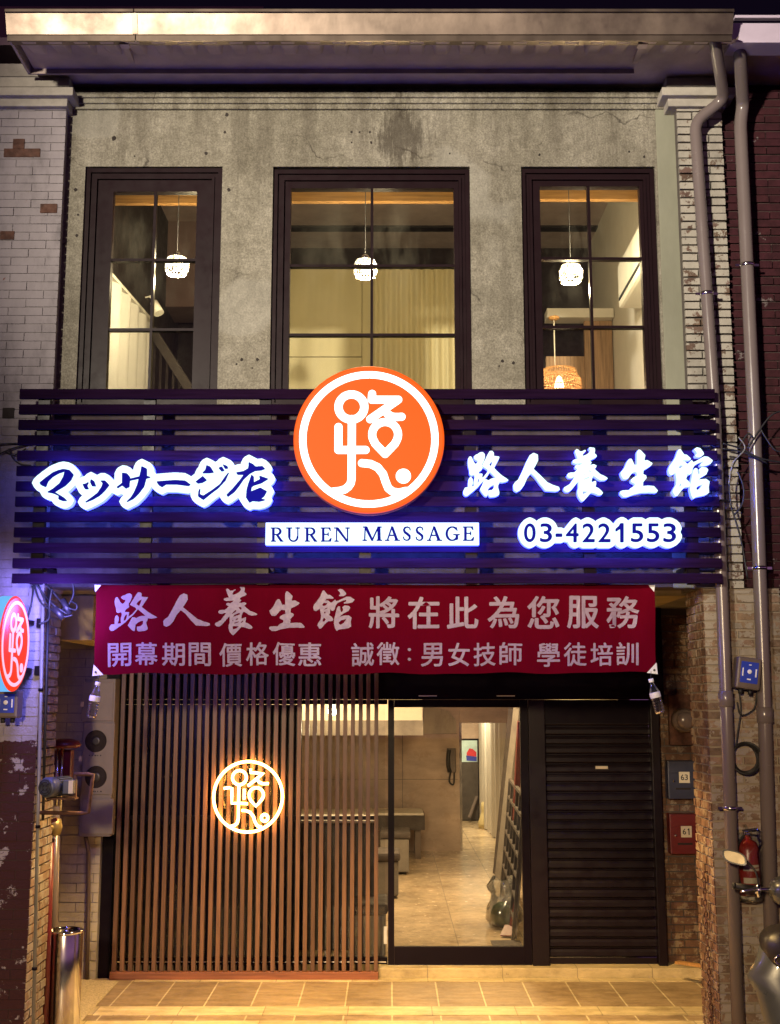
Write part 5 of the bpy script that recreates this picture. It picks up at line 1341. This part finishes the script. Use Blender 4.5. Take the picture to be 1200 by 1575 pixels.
part('grey_cable', 'pvc_pale', CB, lambda mb: cable([at(x, y, -.17) for x, y in ((1136, 672), (1146, 690), (1128, 712), (1121, 745))], .0045, mb))
CB = thing('cable_coil', 'coil of black cable hanging on the wall between the right downpipes', 'cables', at(1146, 1166, -.05))
def coil(mb):
    c = at(1146, 1166, -.05)
    for k in range(4):
        mb.tube([(c.x + (.075 + .006 * k) * math.cos(a), c.y - .012 * k + .01 * math.sin(a * 3 + k), c.z + (.085 + .004 * k) * math.sin(a)) for a in np.linspace(0, 2 * math.pi, 31)[:-1]], .006, 6, closed=True)
    cable([at(x, y, -.06) for x, y in ((1136, 1060), (1140, 1090), (1136, 1120), (1132, 1150))], .005, mb)
    cable([at(x, y, -.06) for x, y in ((1165, 1060), (1160, 1090), (1140, 1100), (1134, 1080))], .005, mb)
    cable([at(x, y, -.06) for x, y in ((1128, 1065), (1124, 1090), (1118, 1120), (1126, 1150))], .004, mb)
part('cable', 'rubber', CB, coil)
# ------------------------------------------------------------------ mailboxes, round meter
YMb = 2.42
def mailbox(x0, x1, y0, y1, mt, txt, label):
    a, b = at(x0, y1, YMb), at(x1, y0, YMb)
    t = thing('mailbox', label, 'mailbox', ((a.x + b.x) / 2, YMb, a.z), 'mailboxes on the brick wall')
    part('body', mt, t, lambda mb: mb.box(a.x, b.x, YMb, 2.535, a.z, b.z, None, 1, .006))
    boxpart('flap', mt, t, a.x + .004, b.x - .004, YMb - .012, YMb - .0005, b.z - .10, b.z - .006, bev=.003)
    boxpart('slot', 'hole', t, a.x + .06, b.x - .05, YMb - .003, YMb - .0005, a.z + .075, a.z + .09)
    part('lock', 'chrome', t, lambda mb: mb.lathe((a.x + .045, 0, (a.z + b.z) / 2 - .01), [(.003, YMb - .008), (.010, YMb - .007), (.010, YMb - .0005), (.004, YMb - .0003)], 14, None, 'y'))
    cx, cz = (a.x + b.x) / 2 + .015, (a.z + b.z) / 2 + .02
    boxpart('number_plate', 'paper', t, cx - .044, cx + .044, YMb - .016, YMb - .0125, cz - .045, cz + .045)
    cv = Canvas(0, 0, 10, 10, 14)
    for k, ch in enumerate(txt):
        if ch == '1': cv.stroke([(6.6, 3.2), (7.4, 2.4), (7.4, 7.4)], .8)
        else: cv.glyph(ch, (1.7 + k * 3.6, 2.4, 4.6 + k * 3.6, 7.4))
    cv.dilate(.1).smooth(1)
    solid(cv.loops(), lambda u, v, w: Vector((cx - .044 + u * .0088, YMb - (.0175 if w == 0 else .0155), cz + .045 - v * .009)), 'numeral', ['ink', 'ink'], t)
mailbox(1029, 1070, 1170, 1229, 'navy_box', '63', 'dark navy mailbox numbered 63, above the red mailbox')
mailbox(1032, 1073, 1252, 1314, 'red_box', '61', 'red mailbox numbered 61, below the navy mailbox')
p = at(1052, 1108, 2.42)
RM = thing('round_meter', 'round grey electric meter on a dark board above the navy mailbox', 'meter', p)
boxpart('back_board', 'rust', RM, at(1030, 1145, 2.5).x, at(1078, 1145, 2.5).x, 2.47, 2.535, az(1146, 2.5), az(1068, 2.5), bev=.004)
part('case', 'box_brown', RM, lambda mb: mb.lathe((p.x, 0, p.z), [(.05, 2.46), (.10, 2.46), (.10, 2.40), (.085, 2.38)], 28, None, 'y'))
part('glass_dome', 'pvc', RM, lambda mb: mb.lathe((p.x, 0, p.z), [(.07, 2.379), (.072, 2.34), (.05, 2.32), (.01, 2.315)], 28, None, 'y'))
# timber offcut at the floor
a, b = at(1041, 1480, 2.2), at(1083, 1486, 2.0)
tag(part('timber_offcut', 'beam_wood', None, lambda mb: mb.bar(a, b, .05, .02)), 'pale wooden offcut lying near the floor by the right pillar', 'wood')
# steel chain hanging on the pillar side
CH = thing('hanging_chain', 'dark steel chain hanging down the inner face of the right pillar', 'chain', (xlo - .03, .18, .2))
def chain(mb):
    z = az(1345, .15); k = 0
    while z > .12:
        c = Vector((xlo - .030, .14 - .05 * (1 - z), z))
        mb.tube([c + Vector((.010 * math.cos(q) if k % 2 else 0, .010 * math.cos(q) if not k % 2 else 0, .021 * math.sin(q))) for q in np.linspace(0, 2 * math.pi, 13)[:-1]], .004, 5, closed=True)
        z -= .034; k += 1
part('links', 'rust', CH, chain)
part('hook', 'rust', CH, lambda mb: mb.bar((xlo - .03, .14 - .05 * (1 - az(1341, .15)), az(1341, .15)), (xlo + .002, .15, az(1341, .15)), .012, .012))

# ------------------------------------------------------------------ fire extinguisher in a plastic bag
ye = -.06; p0 = at(1154, 1385, ye); p1 = at(1154, 1278, ye)
FE = thing('fire_extinguisher', 'red fire extinguisher wrapped in a clear bag on the right wall', 'fire extinguisher', p0)
rr = .070
zt = p1.z - .05
part('cylinder', 'extinguisher_red', FE, lambda mb: mb.lathe((p0.x, ye, 0), [(rr * .9, p0.z + .03), (rr, p0.z + .05), (rr, zt - .06), (rr * .75, zt - .015), (rr * .35, zt), (rr * .3, zt + .02)], 28))
part('valve', 'chrome', FE, lambda mb: (mb.lathe((p0.x, ye, zt + .02), [(.02, 0), (.024, .01), (.02, .03)], 14), mb.bar((p0.x - .03, ye, zt + .05), (p0.x + .06, ye - .02, zt + .065), .02, .014)))
part('hose', 'rubber', FE, lambda mb: cable([(p0.x - .02, ye, zt + .02), (p0.x - .075, ye - .04, zt - .04), (p0.x - .085, ye - .05, zt - .2), (p0.x - .07, ye - .05, zt - .27)], .011, mb))
def lab(mb):
    for z0, z1, m in ((.56, .60, 0), (.50, .54, 0), (.30, .39, 0)):
        mb.sheet([[(p0.x + rr * 1.012 * math.sin(a), ye - rr * 1.012 * math.cos(a), p0.z + (zt - p0.z) * z) for a in np.linspace(-.75, .75, 10)] for z in (z0, z1)])
part('label_plate', 'paper', FE, lab)
part('yellow_label', 'beam_wood', FE, lambda mb: mb.sheet([[(p0.x + rr * 1.012 * math.sin(a), ye - rr * 1.012 * math.cos(a), p0.z + (zt - p0.z) * z) for a in np.linspace(-.6, .6, 10)] for z in (.10, .17)]))
part('base_ring', 'paper', FE, lambda mb: mb.lathe((p0.x, ye, 0), [(rr * .95, p0.z + .001), (rr * 1.02, p0.z + .005), (rr * 1.02, p0.z + .028), (rr * .95, p0.z + .032)], 28))
def bag(mb):
    rows = []
    for j, (z, k) in enumerate(((-.03, .6), (.0, 1.12), (.1, 1.2), (.3, 1.25), (.55, 1.22), (.8, 1.2), (.95, 1.5), (1.1, 1.35), (1.16, 1.6))):
        rows.append([(p0.x + rr * (k + .09 * math.sin(5 * a + j * 1.7)) * math.sin(a), ye - rr * (k + .09 * math.sin(5 * a + j)) * math.cos(a), p0.z + (zt - p0.z) * z) for a in np.linspace(0, 2 * math.pi, 37)])
    mb.sheet(rows)
part('plastic_bag', 'bag_film', FE, bag)
part('wall_hook', 'steel', FE, lambda mb: mb.bar((p0.x, ye - .01, zt + .05), (p0.x, .05, zt + .10), .02, .02))

# ------------------------------------------------------------------ scooter at the lower right corner
YSB = -.42
def sp(x, y, dY=0): return at(x, y, YSB + dY)
SB = thing('scooter', 'silver and black motor scooter parked at the lower right corner, one mirror and grip showing', 'scooter', (ax(1225, 1500, YSB), YSB, -.13))
xs_ = ax(1226, 1400, YSB); gz = az(1366, YSB)
def loft(mb, secs, n=20, mi=None):
    rows = []
    for (c, rx, rz, pw) in secs:
        c = Vector(c); row = []
        for k in range(n):
            a = 2 * math.pi * k / n; ca, sa = math.cos(a), math.sin(a)
            row.append(mb.bm.verts.new(c + Vector((rx * abs(ca) ** pw * (1 if ca >= 0 else -1), 0, rz * abs(sa) ** pw * (1 if sa >= 0 else -1)))))
        rows.append(row)
    for A, B in zip(rows, rows[1:]):
        for k in range(n):
            f = mb.face([A[k], A[(k + 1) % n], B[(k + 1) % n], B[k]], mi)
            if f: f.smooth = True
    mb.face(rows[0][::-1], mi); mb.face(rows[-1], mi)
def shield(mb):
    # front shield: outline widest at knee height, narrowing to the fender, seen from the front
    prof = [(1480, 46, .0), (1500, 62, -.02), (1520, 70, -.03), (1560, 62, -.05), (1600, 50, -.08), (1660, 38, -.12), (1720, 26, -.14)]
    prof = [(1432, 36, .02), (1452, 50, .0), (1480, 60, -.02), (1505, 78, -.03), (1530, 66, -.05), (1570, 58, -.07), (1640, 44, -.10), (1720, 30, -.12)]
    rows = []
    for (py, hw, dy) in prof:
        c = sp(1226, py); w = hw / 275.
        rows.append([(xs_ + w * math.sin(a) , YSB + dy + .12 - .12 * math.cos(a), c.z) for a in np.linspace(-1.5, 1.5, 19)])
    mb.sheet(rows); mb.sheet([[(x, y + .012, z) for x, y, z in r][::-1] for r in rows])
part('front_shield', 'scooter_body', SB, shield)
def cowl(mb):
    loft(mb, [((xs_, YSB - .10, gz - .02), .08, .05, .8), ((xs_, YSB - .06, gz - .03), .14, .085, .8), ((xs_, YSB + .04, gz - .02), .15, .09, .8), ((xs_, YSB + .12, gz), .10, .05, .8)])
part('handlebar_cowl', 'scooter_body', SB, cowl)
def hb(mb): mb.tube([sp(1132, 1363), sp(1166, 1368), (xs_ - .08, YSB + .03, gz - .01), (xs_ + .08, YSB + .03, gz - .01), (2 * xs_ - sp(1166, 1368).x, YSB, sp(1166, 1368).z), (2 * xs_ - sp(1132, 1363).x, YSB, sp(1132, 1363).z)], .011, 10)
part('handlebar', 'chrome', SB, hb)
for s_ in (1, -1):
    mx = lambda p: p if s_ == 1 else Vector((2 * xs_ - p.x, p.y, p.z))
    part('grip', 'rubber', SB, lambda mb: (mb.tube([mx(sp(1131, 1363)), mx(sp(1160, 1367))], .0185, 14), mb.tube([mx(sp(1127, 1362.5)), mx(sp(1131, 1363))], .017, 12)))
    part('lever_mount', 'chrome', SB, lambda mb: (mb.tube([mx(sp(1161, 1368)), mx(sp(1169, 1369))], .024, 12), mb.tube([mx(sp(1167, 1360, -.03)), mx(sp(1168, 1380, -.03))], .012, 8), mb.tube([mx(sp(1166, 1366, -.04)), mx(sp(1140, 1372, -.07))], .006, 6)))
    def mirror(mb):
        c = mx(sp(1130, 1319)); n_ = 28; ring = []
        Mx = Matrix.Translation(c) @ Matrix.Rotation(R(-22 * s_), 4, 'Z') @ Matrix.Rotation(R(10 * s_), 4, 'Y') @ Matrix.Rotation(R(-13), 4, 'X')
        P = [(.068 * (abs(math.cos(a)) ** .6) * (1 if math.cos(a) > 0 else -1) + .018 * math.sin(a) * -s_, .037 * (abs(math.sin(a)) ** .7) * (1 if math.sin(a) > 0 else -1)) for a in np.linspace(0, 2 * math.pi, n_ + 1)[:-1]]
        f_, b_ = [mb.bm.verts.new(Mx @ Vector((x, -.008, z))) for x, z in P], [mb.bm.verts.new(Mx @ Vector((x * .8, .02, z * .8))) for x, z in P]
        g_ = [mb.bm.verts.new(Mx @ Vector((x * .85, -.0085, z * .80))) for x, z in P]; h_ = [mb.bm.verts.new(Mx @ Vector((x * .85, -.006, z * .80))) for x, z in P]
        for k in range(n_):
            j = (k + 1) % n_
            mb.face([f_[k], f_[j], b_[j], b_[k]], 0); mb.face([f_[k], g_[k], g_[j], f_[j]], 0); mb.face([g_[k], h_[k], h_[j], g_[j]], 0)
        mb.face(b_, 0); mb.face(h_, 1)
    part('mirror', ['scooter_dark', 'mirror_glass'], SB, mirror)
    part('mirror_stem', 'scooter_dark', SB, lambda mb: cable([mx(sp(1146, 1324, .01)), mx(sp(1156, 1332, .01)), mx(sp(1164, 1345, 0)), mx(sp(1167, 1362, 0))], .006, mb))
part('front_panel', 'scooter_dark', SB, lambda mb: loft(mb, [((xs_, YSB - .16, sp(0, 1462).z), .08, .06, .8), ((xs_, YSB - .09, sp(0, 1458).z), .21, .11, .8), ((xs_, YSB + .10, sp(0, 1452).z), .20, .10, .8)]))
each('indicator', 'chrome', SB, [lambda mb, q_=q_: mb.tube([(xs_ + q_ * .155 + .040 * math.cos(a), YSB - .17 - .0 * a, sp(0, 1467).z + .026 * math.sin(a)) for a in np.linspace(0, 2 * math.pi, 25)[:-1]], .006, 7, closed=True) for q_ in (-1, 1)])
part('headlight', 'mirror_glass', SB, lambda mb: loft(mb, [((xs_, YSB - .15, gz - .03), .05, .03, 1), ((xs_, YSB - .13, gz - .03), .10, .055, 1), ((xs_, YSB - .05, gz - .03), .11, .06, 1)]))
def wheel(mb, y):
    mb.lathe((xs_, y, .12), [(.16, -.05), (.22, -.055), (.25, -.03), (.25, .03), (.22, .055), (.16, .05)], 32, None, 'x')
for y in (YSB - .22, YSB + .95 - 1.55 if False else YSB - .22):
    pass
w_ = part('wheel', 'rubber', SB, lambda mb: wheel(mb, YSB - .16))
part('rim', 'scooter_dark', w_, lambda mb: mb.lathe((xs_, YSB - .16, .12), [(.03, -.045), (.155, -.04), (.155, .04), (.03, .045)], 24, None, 'x'))
part('front_fender', 'scooter_body', SB, lambda mb: mb.sheet([[(xs_ + x, YSB - .16 - .275 * math.cos(a) * (1 - abs(x) * .6), .12 + .275 * math.sin(a) * (1 - abs(x) * .6)) for a in np.linspace(.1, 2.6, 16)] for x in np.linspace(-.075, .075, 9)]))

# ================================================================== GROUND-FLOOR ROOM
zr = 2.75; ybk = floor_y(1309, STEP)
RM0 = B
def wallbox(nm, mt, *a): return boxpart(nm, mt, B, *a)
wallbox('shop_side_wall', 'room_white', -2.6, -2.5, 2.63, ybk + 6, STEP, zr)
wallbox('shop_side_wall', 'room_white', 1.95, 2.05, 2.63, ybk + 6, STEP, zr)
xo0, xo1 = ax(708, 1250, ybk), ax(786, 1250, ybk); zo = az(1112, ybk)
def backw(mb):
    mb.box(-2.5, xo0 - .004, ybk, ybk + .12, STEP, zr); mb.box(xo1, 1.95, ybk, ybk + .12, STEP, zr); mb.box(xo0, xo1, ybk, ybk + .12, zo, zr)
part('shop_back_wall', 'wall_tile', B, backw)
part('panel_joint', 'ink', B, lambda mb: (mb.box(ax(619, 1200, ybk), ax(619.6, 1200, ybk), ybk - .003, ybk - .0005, STEP, zr), mb.box(-2.4, xo0 - .03, ybk - .003, ybk - .0005, az(1199, ybk), az(1198.4, ybk)), mb.box(-2.4, xo0 - .03, ybk - .003, ybk - .0005, az(1129, ybk), az(1128.4, ybk))))
boxpart('shop_ceiling', 'room_white', B, -2.6, 2.05, 2.64, ybk + 6, zr, zr + .08)
boxpart('door_casing', 'steel', B, xo0 - .0039, xo0 + .03, ybk - .01, ybk + .13, STEP, zo)
# corridor beyond
yc = floor_y(1262, STEP)
boxpart('corridor_end_wall', 'wall_tile', B, xo0 - .5, xo1 + .6, yc, yc + .1, STEP, zr)
FD = thing('corridor_door', 'dark glass door with a colourful poster at the end of the lit corridor', 'door', at(720, 1262, yc - .05))
boxpart('frame', 'black_metal', FD, xo0 - .1, ax(737, 1200, yc), yc - .06, yc - .01, STEP, az(1136, yc))
boxpart('leaf', 'cloth_dark', FD, xo0 - .08, ax(735, 1200, yc), yc - .07, yc - .0605, STEP + .02, az(1139, yc))
def post(mb, x0, x1, y0, y1): mb.box(ax(x0, y1, yc - .08), ax(x1, y1, yc - .08), yc - .08, yc - .071, az(y1, yc - .08), az(y0, yc - .08))
part('poster', 'poster_sky', FD, lambda mb: post(mb, 700, 734.5, 1139, 1172))
def pr(mb, pts, Y):
    v = [mb.bm.verts.new(at(x, y, Y)) for x, y in pts]; w = [mb.bm.verts.new(at(x, y, Y + .004)) for x, y in pts]
    mb.face(v[::-1]); mb.face(w)
    for i in range(len(v)): mb.face([v[i], v[(i + 1) % len(v)], w[(i + 1) % len(v)], w[i]])
part('poster_red_area', 'poster_red', FD, lambda mb: pr(mb, [(718, 1158), (722, 1151), (727, 1152), (733, 1157), (733, 1164), (718, 1162)], yc - .086))
part('poster_blue_area', 'poster_blue', FD, lambda mb: pr(mb, [(717, 1162.2), (733.5, 1164.2), (733.5, 1171), (718, 1170)], yc - .086))
part('mop', 'pvc', FD, lambda mb: mb.bar(at(722, 1258, yc - .3), at(734, 1225, yc - .12), .05, .03))
# corridor curtains
CC = thing('curtain', 'tall cream curtain along the right side of the corridor behind the glass door', 'curtain', (ax(770, 1300, ybk + .5), ybk + .5, STEP))
part('cloth', 'curtain', CC, lambda mb: folded(mb, (ax(781, 1280, ybk + .15), ybk + .15, 0), (ax(745, 1250, yc - .3), yc - .3, 0), STEP + .02, zo + .1, 7, .09))
part('rail', 'ink', CC, lambda mb: mb.bar((ax(781, 1280, ybk + .15), ybk + .15, zo + .13), (ax(745, 1250, yc - .3), yc - .3, zo + .13), .03, .03))
FG = tag(part('figurine', 'cream_panel', None, lambda mb: mb.lathe(at(746, 1274, floor_y(1274, STEP)), [(.10, 0), (.12, .08), (.07, .22), (.05, .28), (.07, .34), (.05, .42), (.01, .44)], 16)), 'small pale figurine on the corridor floor by the curtain', 'figurine')
# intercom
p = at(693, 1175, ybk - .03)
IC = thing('wall_phone', 'dark wall phone with hanging cord on the back wall left of the corridor', 'phone', p)
boxpart('base', 'box_brown', IC, p.x - .05, p.x + .08, ybk - .06, ybk - .001, p.z - .12, p.z + .22, bev=.01)
part('handset', 'rubber', IC, lambda mb: cable([p + Vector((-.02, -.08, .20)), p + Vector((-.035, -.09, .12)), p + Vector((-.035, -.09, -.02)), p + Vector((-.015, -.07, -.1))], .028, mb))
part('cord', 'rubber', IC, lambda mb: cable([p + Vector((0, -.05, -.1)), p + Vector((-.02, -.05, -.24)), p + Vector((.04, -.05, -.28)), p + Vector((.05, -.04, -.12))], .012, mb))
# bulkhead with exposed patch and stair soffit
boxpart('bulkhead', 'room_white', B, -2.5, ax(650, 1125, 7.0), 7.0, ybk - .005, az(1131, 7.0), zr - .001)
part('bulkhead_trim', 'concrete', B, lambda mb: mb.box(-2.5, ax(651, 1125, 6.98), 6.97, 6.999, az(1131, 7.0), az(1108, 7.0)))
def patch(mb): pr(mb, [(651, 1129), (651, 1090), (668, 1089), (690, 1093), (702, 1108), (702, 1128)], ybk - .012)
part('rough_patch', 'brick_cream', B, patch)
# tables and stools
def table(x0, x1, ytop, yleg, Y, label):
    zt = az(ytop, Y); a, b = ax(x0, ytop, Y), ax(x1, ytop, Y)
    t = thing('massage_table', label, 'table', ((a + b) / 2, Y, STEP), 'treatment tables along the left wall')
    part('mattress', 'cloth_white', t, lambda mb: mb.box(a, b, Y, Y + .75, zt - .03, zt, None, 1, .01))
    part('cover', 'cloth_dark', t, lambda mb: (mb.box(a + .01, b + .012, Y - .012, Y - .001, zt - .22, zt - .032, None, 1, .004), mb.box(b + .001, b + .014, Y, Y + .7, zt - .2, zt - .034, None, 1, .004)))
    for lx in (a + .08, b - .08):
        for ly in (Y + .08, Y + .66):
            boxpart('leg', 'box_brown', t, lx - .04, lx + .04, ly - .04, ly + .04, STEP + .001, zt - .031)
table(560, 652, 1251, 1320, floor_y(1322, STEP), 'farthest covered treatment table against the back wall')
table(380, 560, 1252, 1320, floor_y(1322, STEP) - .4, 'covered treatment table seen through the gaps of the slat screen')
def stool(x0, x1, ytop, ybot, label):
    Y = floor_y(ybot, STEP); a, b = ax(x0, ybot, Y), ax(x1, ybot, Y); zt = az(ytop, Y)
    t = thing('foot_stool', label, 'stool', ((a + b) / 2, Y, STEP), 'padded stools along the left wall')
    part('body', 'seat_grey', t, lambda mb: mb.box(a, b - .02, Y, Y + .5, STEP + .03, zt - .09, None, 1, .02))
    part('cushion', 'cloth_dark', t, lambda mb: mb.box(a - .01, b, Y - .02, Y + .52, zt - .088, zt, None, 1, .03))
    each('foot', 'rubber', t, [lambda mb, x=x, y=y: mb.cyl((x, y, STEP + .001), (x, y, STEP + .031), .03, 10) for x in (a + .06, b - .08) for y in (Y + .06, Y + .44)])
    return t
stool(585, 632, 1279, 1346, 'grey padded stool, farthest of those left of the glass door')
stool(560, 616, 1312, 1383, 'grey padded stool, middle one left of the glass door')
stool(540, 597, 1390, 1478, 'dark padded stool, nearest one beside the door frame')
# bright ceiling spot behind the slats
p = at(511, 1096, 4.6)
CL = thing('ceiling_spot', 'bright white ceiling spot shining between the upper slats', 'lamp', p)
part('housing', 'ac_white', CL, lambda mb: mb.cyl((p.x, p.y, p.z + .03), (p.x, p.y, zr - .001), .045, 16))
part('lens', 'spot_led', CL, lambda mb: mb.lathe((p.x, p.y, p.z), [(.01, -.03), (.035, -.022), (.045, 0), (.045, .028), (.02, .0295)], 16))
lamp('shop_ceiling_light', 'POINT', (p.x, p.y - .1, p.z - .15), 30, (1, .80, .48), .06)
lamp('shop_ceiling_light', 'AREA', (.7, 5.2, zr - .02), 120, (1, .68, .34), .9, (.7, 5.2, 0))
lamp('shop_ceiling_light', 'AREA', (-.9, 6.6, zr - .02), 84, (1, .68, .34), .9, (-.9, 6.6, 0))
lamp('corridor_light', 'AREA', ((xo0 + xo1) / 2, (ybk + yc) / 2, zr - .02), 170, (1, .78, .45), .8, ((xo0 + xo1) / 2, (ybk + yc) / 2, 0))
# things leaning on the right wall of the room
yl0 = floor_y(1360, STEP)
LT = thing('lattice_panel', 'dark lattice panel leaning against the right wall inside the glass door', 'panel', (ax(795, 1440, 3.9), 3.9, STEP))
def lat(mb):
    A, B_ = Vector((ax(789, 1420, 3.4), 3.4, STEP)), Vector((ax(770, 1350, 5.6), 5.6, STEP))
    up = Vector((.12, 0, az(1260, 4.4) - STEP + .3))
    for q_ in np.linspace(0, 1, 6): mb.bar(A.lerp(B_, q_), A.lerp(B_, q_) + up, .03, .03)
    for q_ in np.linspace(0, 1, 8): mb.bar(A + up * q_, B_ + up * q_, .03, .03)
part('bars', 'cloth_dark', LT, lat)
part('backing', 'scooter_dark', LT, lambda mb: mb.sheet([[(ax(789, 1420, 3.4) + .03, 3.4, STEP), (ax(770, 1350, 5.6) + .03, 5.6, STEP)], [(ax(789, 1420, 3.4) + .15, 3.4, az(1260, 4.4) + .3), (ax(770, 1350, 5.6) + .15, 5.6, az(1260, 4.4) + .3)]]))
PK = thing('long_planks', 'long pale and dark planks leaning in the corner right of the corridor', 'planks', (ax(775, 1330, 6.5), 6.5, STEP))
part('plank', 'seat_grey', PK, lambda mb: mb.bar(at(768, 1352, 6.4), at(797, 1090, 6.0), .05, .12))
part('plank', 'cloth_dark', PK, lambda mb: mb.bar(at(764, 1345, 6.9), at(788, 1090, 6.5), .05, .10))
part('plank', 'red_paint', PK, lambda mb: mb.bar(at(793, 1262, 4.6), at(800, 1110, 4.5), .05, .10))
PB = thing('plastic_bag', 'clear plastic bag with green contents on the floor just inside the door', 'bag', at(776, 1425, floor_y(1425, STEP)))
yq = floor_y(1425, STEP); cq = at(776, 1425, yq)
def bagf(mb, k=1.0, h=1.0):
    rows = []
    for j, (z, r_) in enumerate(((.0, .05), (.01, .13), (.06, .165), (.16, .17), (.24, .14), (.30, .12), (.36, .15), (.43, .10))):
        rows.append([(cq.x + k * r_ * (1 + .10 * math.sin(4 * a + j * 1.3)) * math.cos(a), cq.y + k * r_ * (1 + .10 * math.sin(3 * a + j)) * math.sin(a), STEP + .002 + z * h + (.03 * math.sin(3 * a) if j > 5 else 0)) for a in np.linspace(0, 2 * math.pi, 33)])
    mb.sheet(rows)
part('film', 'bag_film', PB, bagf)
part('contents', 'green_bag', PB, lambda mb: mb.lathe((cq.x - .03, cq.y - .02, STEP + .004), [(.05, 0), (.10, .03), (.11, .10), (.08, .18), (.03, .22)], 14))
part('grey_contents', 'seat_grey', PB, lambda mb: mb.lathe((cq.x + .05, cq.y + .05, STEP + .004), [(.04, 0), (.09, .03), (.10, .12), (.07, .22), (.03, .26)], 14))
p = atf(785, 1440, STEP)
DP = thing('dustpan', 'red dustpan lying on the floor at the right foot of the glass door', 'dustpan', (p.x, p.y, STEP))
def dpf(mb): pr2 = [(-.10, -.08), (.05, -.10), (.06, .06), (-.04, .08)]; mb.hexa([(p.x + x, p.y + y, STEP + .003 + (.0 if k < 2 else .03)) for k, (x, y) in enumerate(pr2)] + [(p.x + x, p.y + y, STEP + .013 + (.0 if k < 2 else .06)) for k, (x, y) in enumerate(pr2)])
part('pan', 'red_box', DP, dpf)
part('handle', 'red_box', DP, lambda mb: mb.bar((p.x + .01, p.y + .06, STEP + .05), (p.x + .07, p.y + .12, STEP + .28), .025, .02))
p = atf(773, 1454, STEP)
DM = tag(boxpart('door_mat', 'cloth_dark', None, ax(757, 1454, p.y), ax(803, 1454, p.y), p.y - .1, p.y + .16, STEP + .001, STEP + .012, bev=.003), 'small dark mat just inside the glass door under the dustpan', 'mat')
DP.location.z += .012
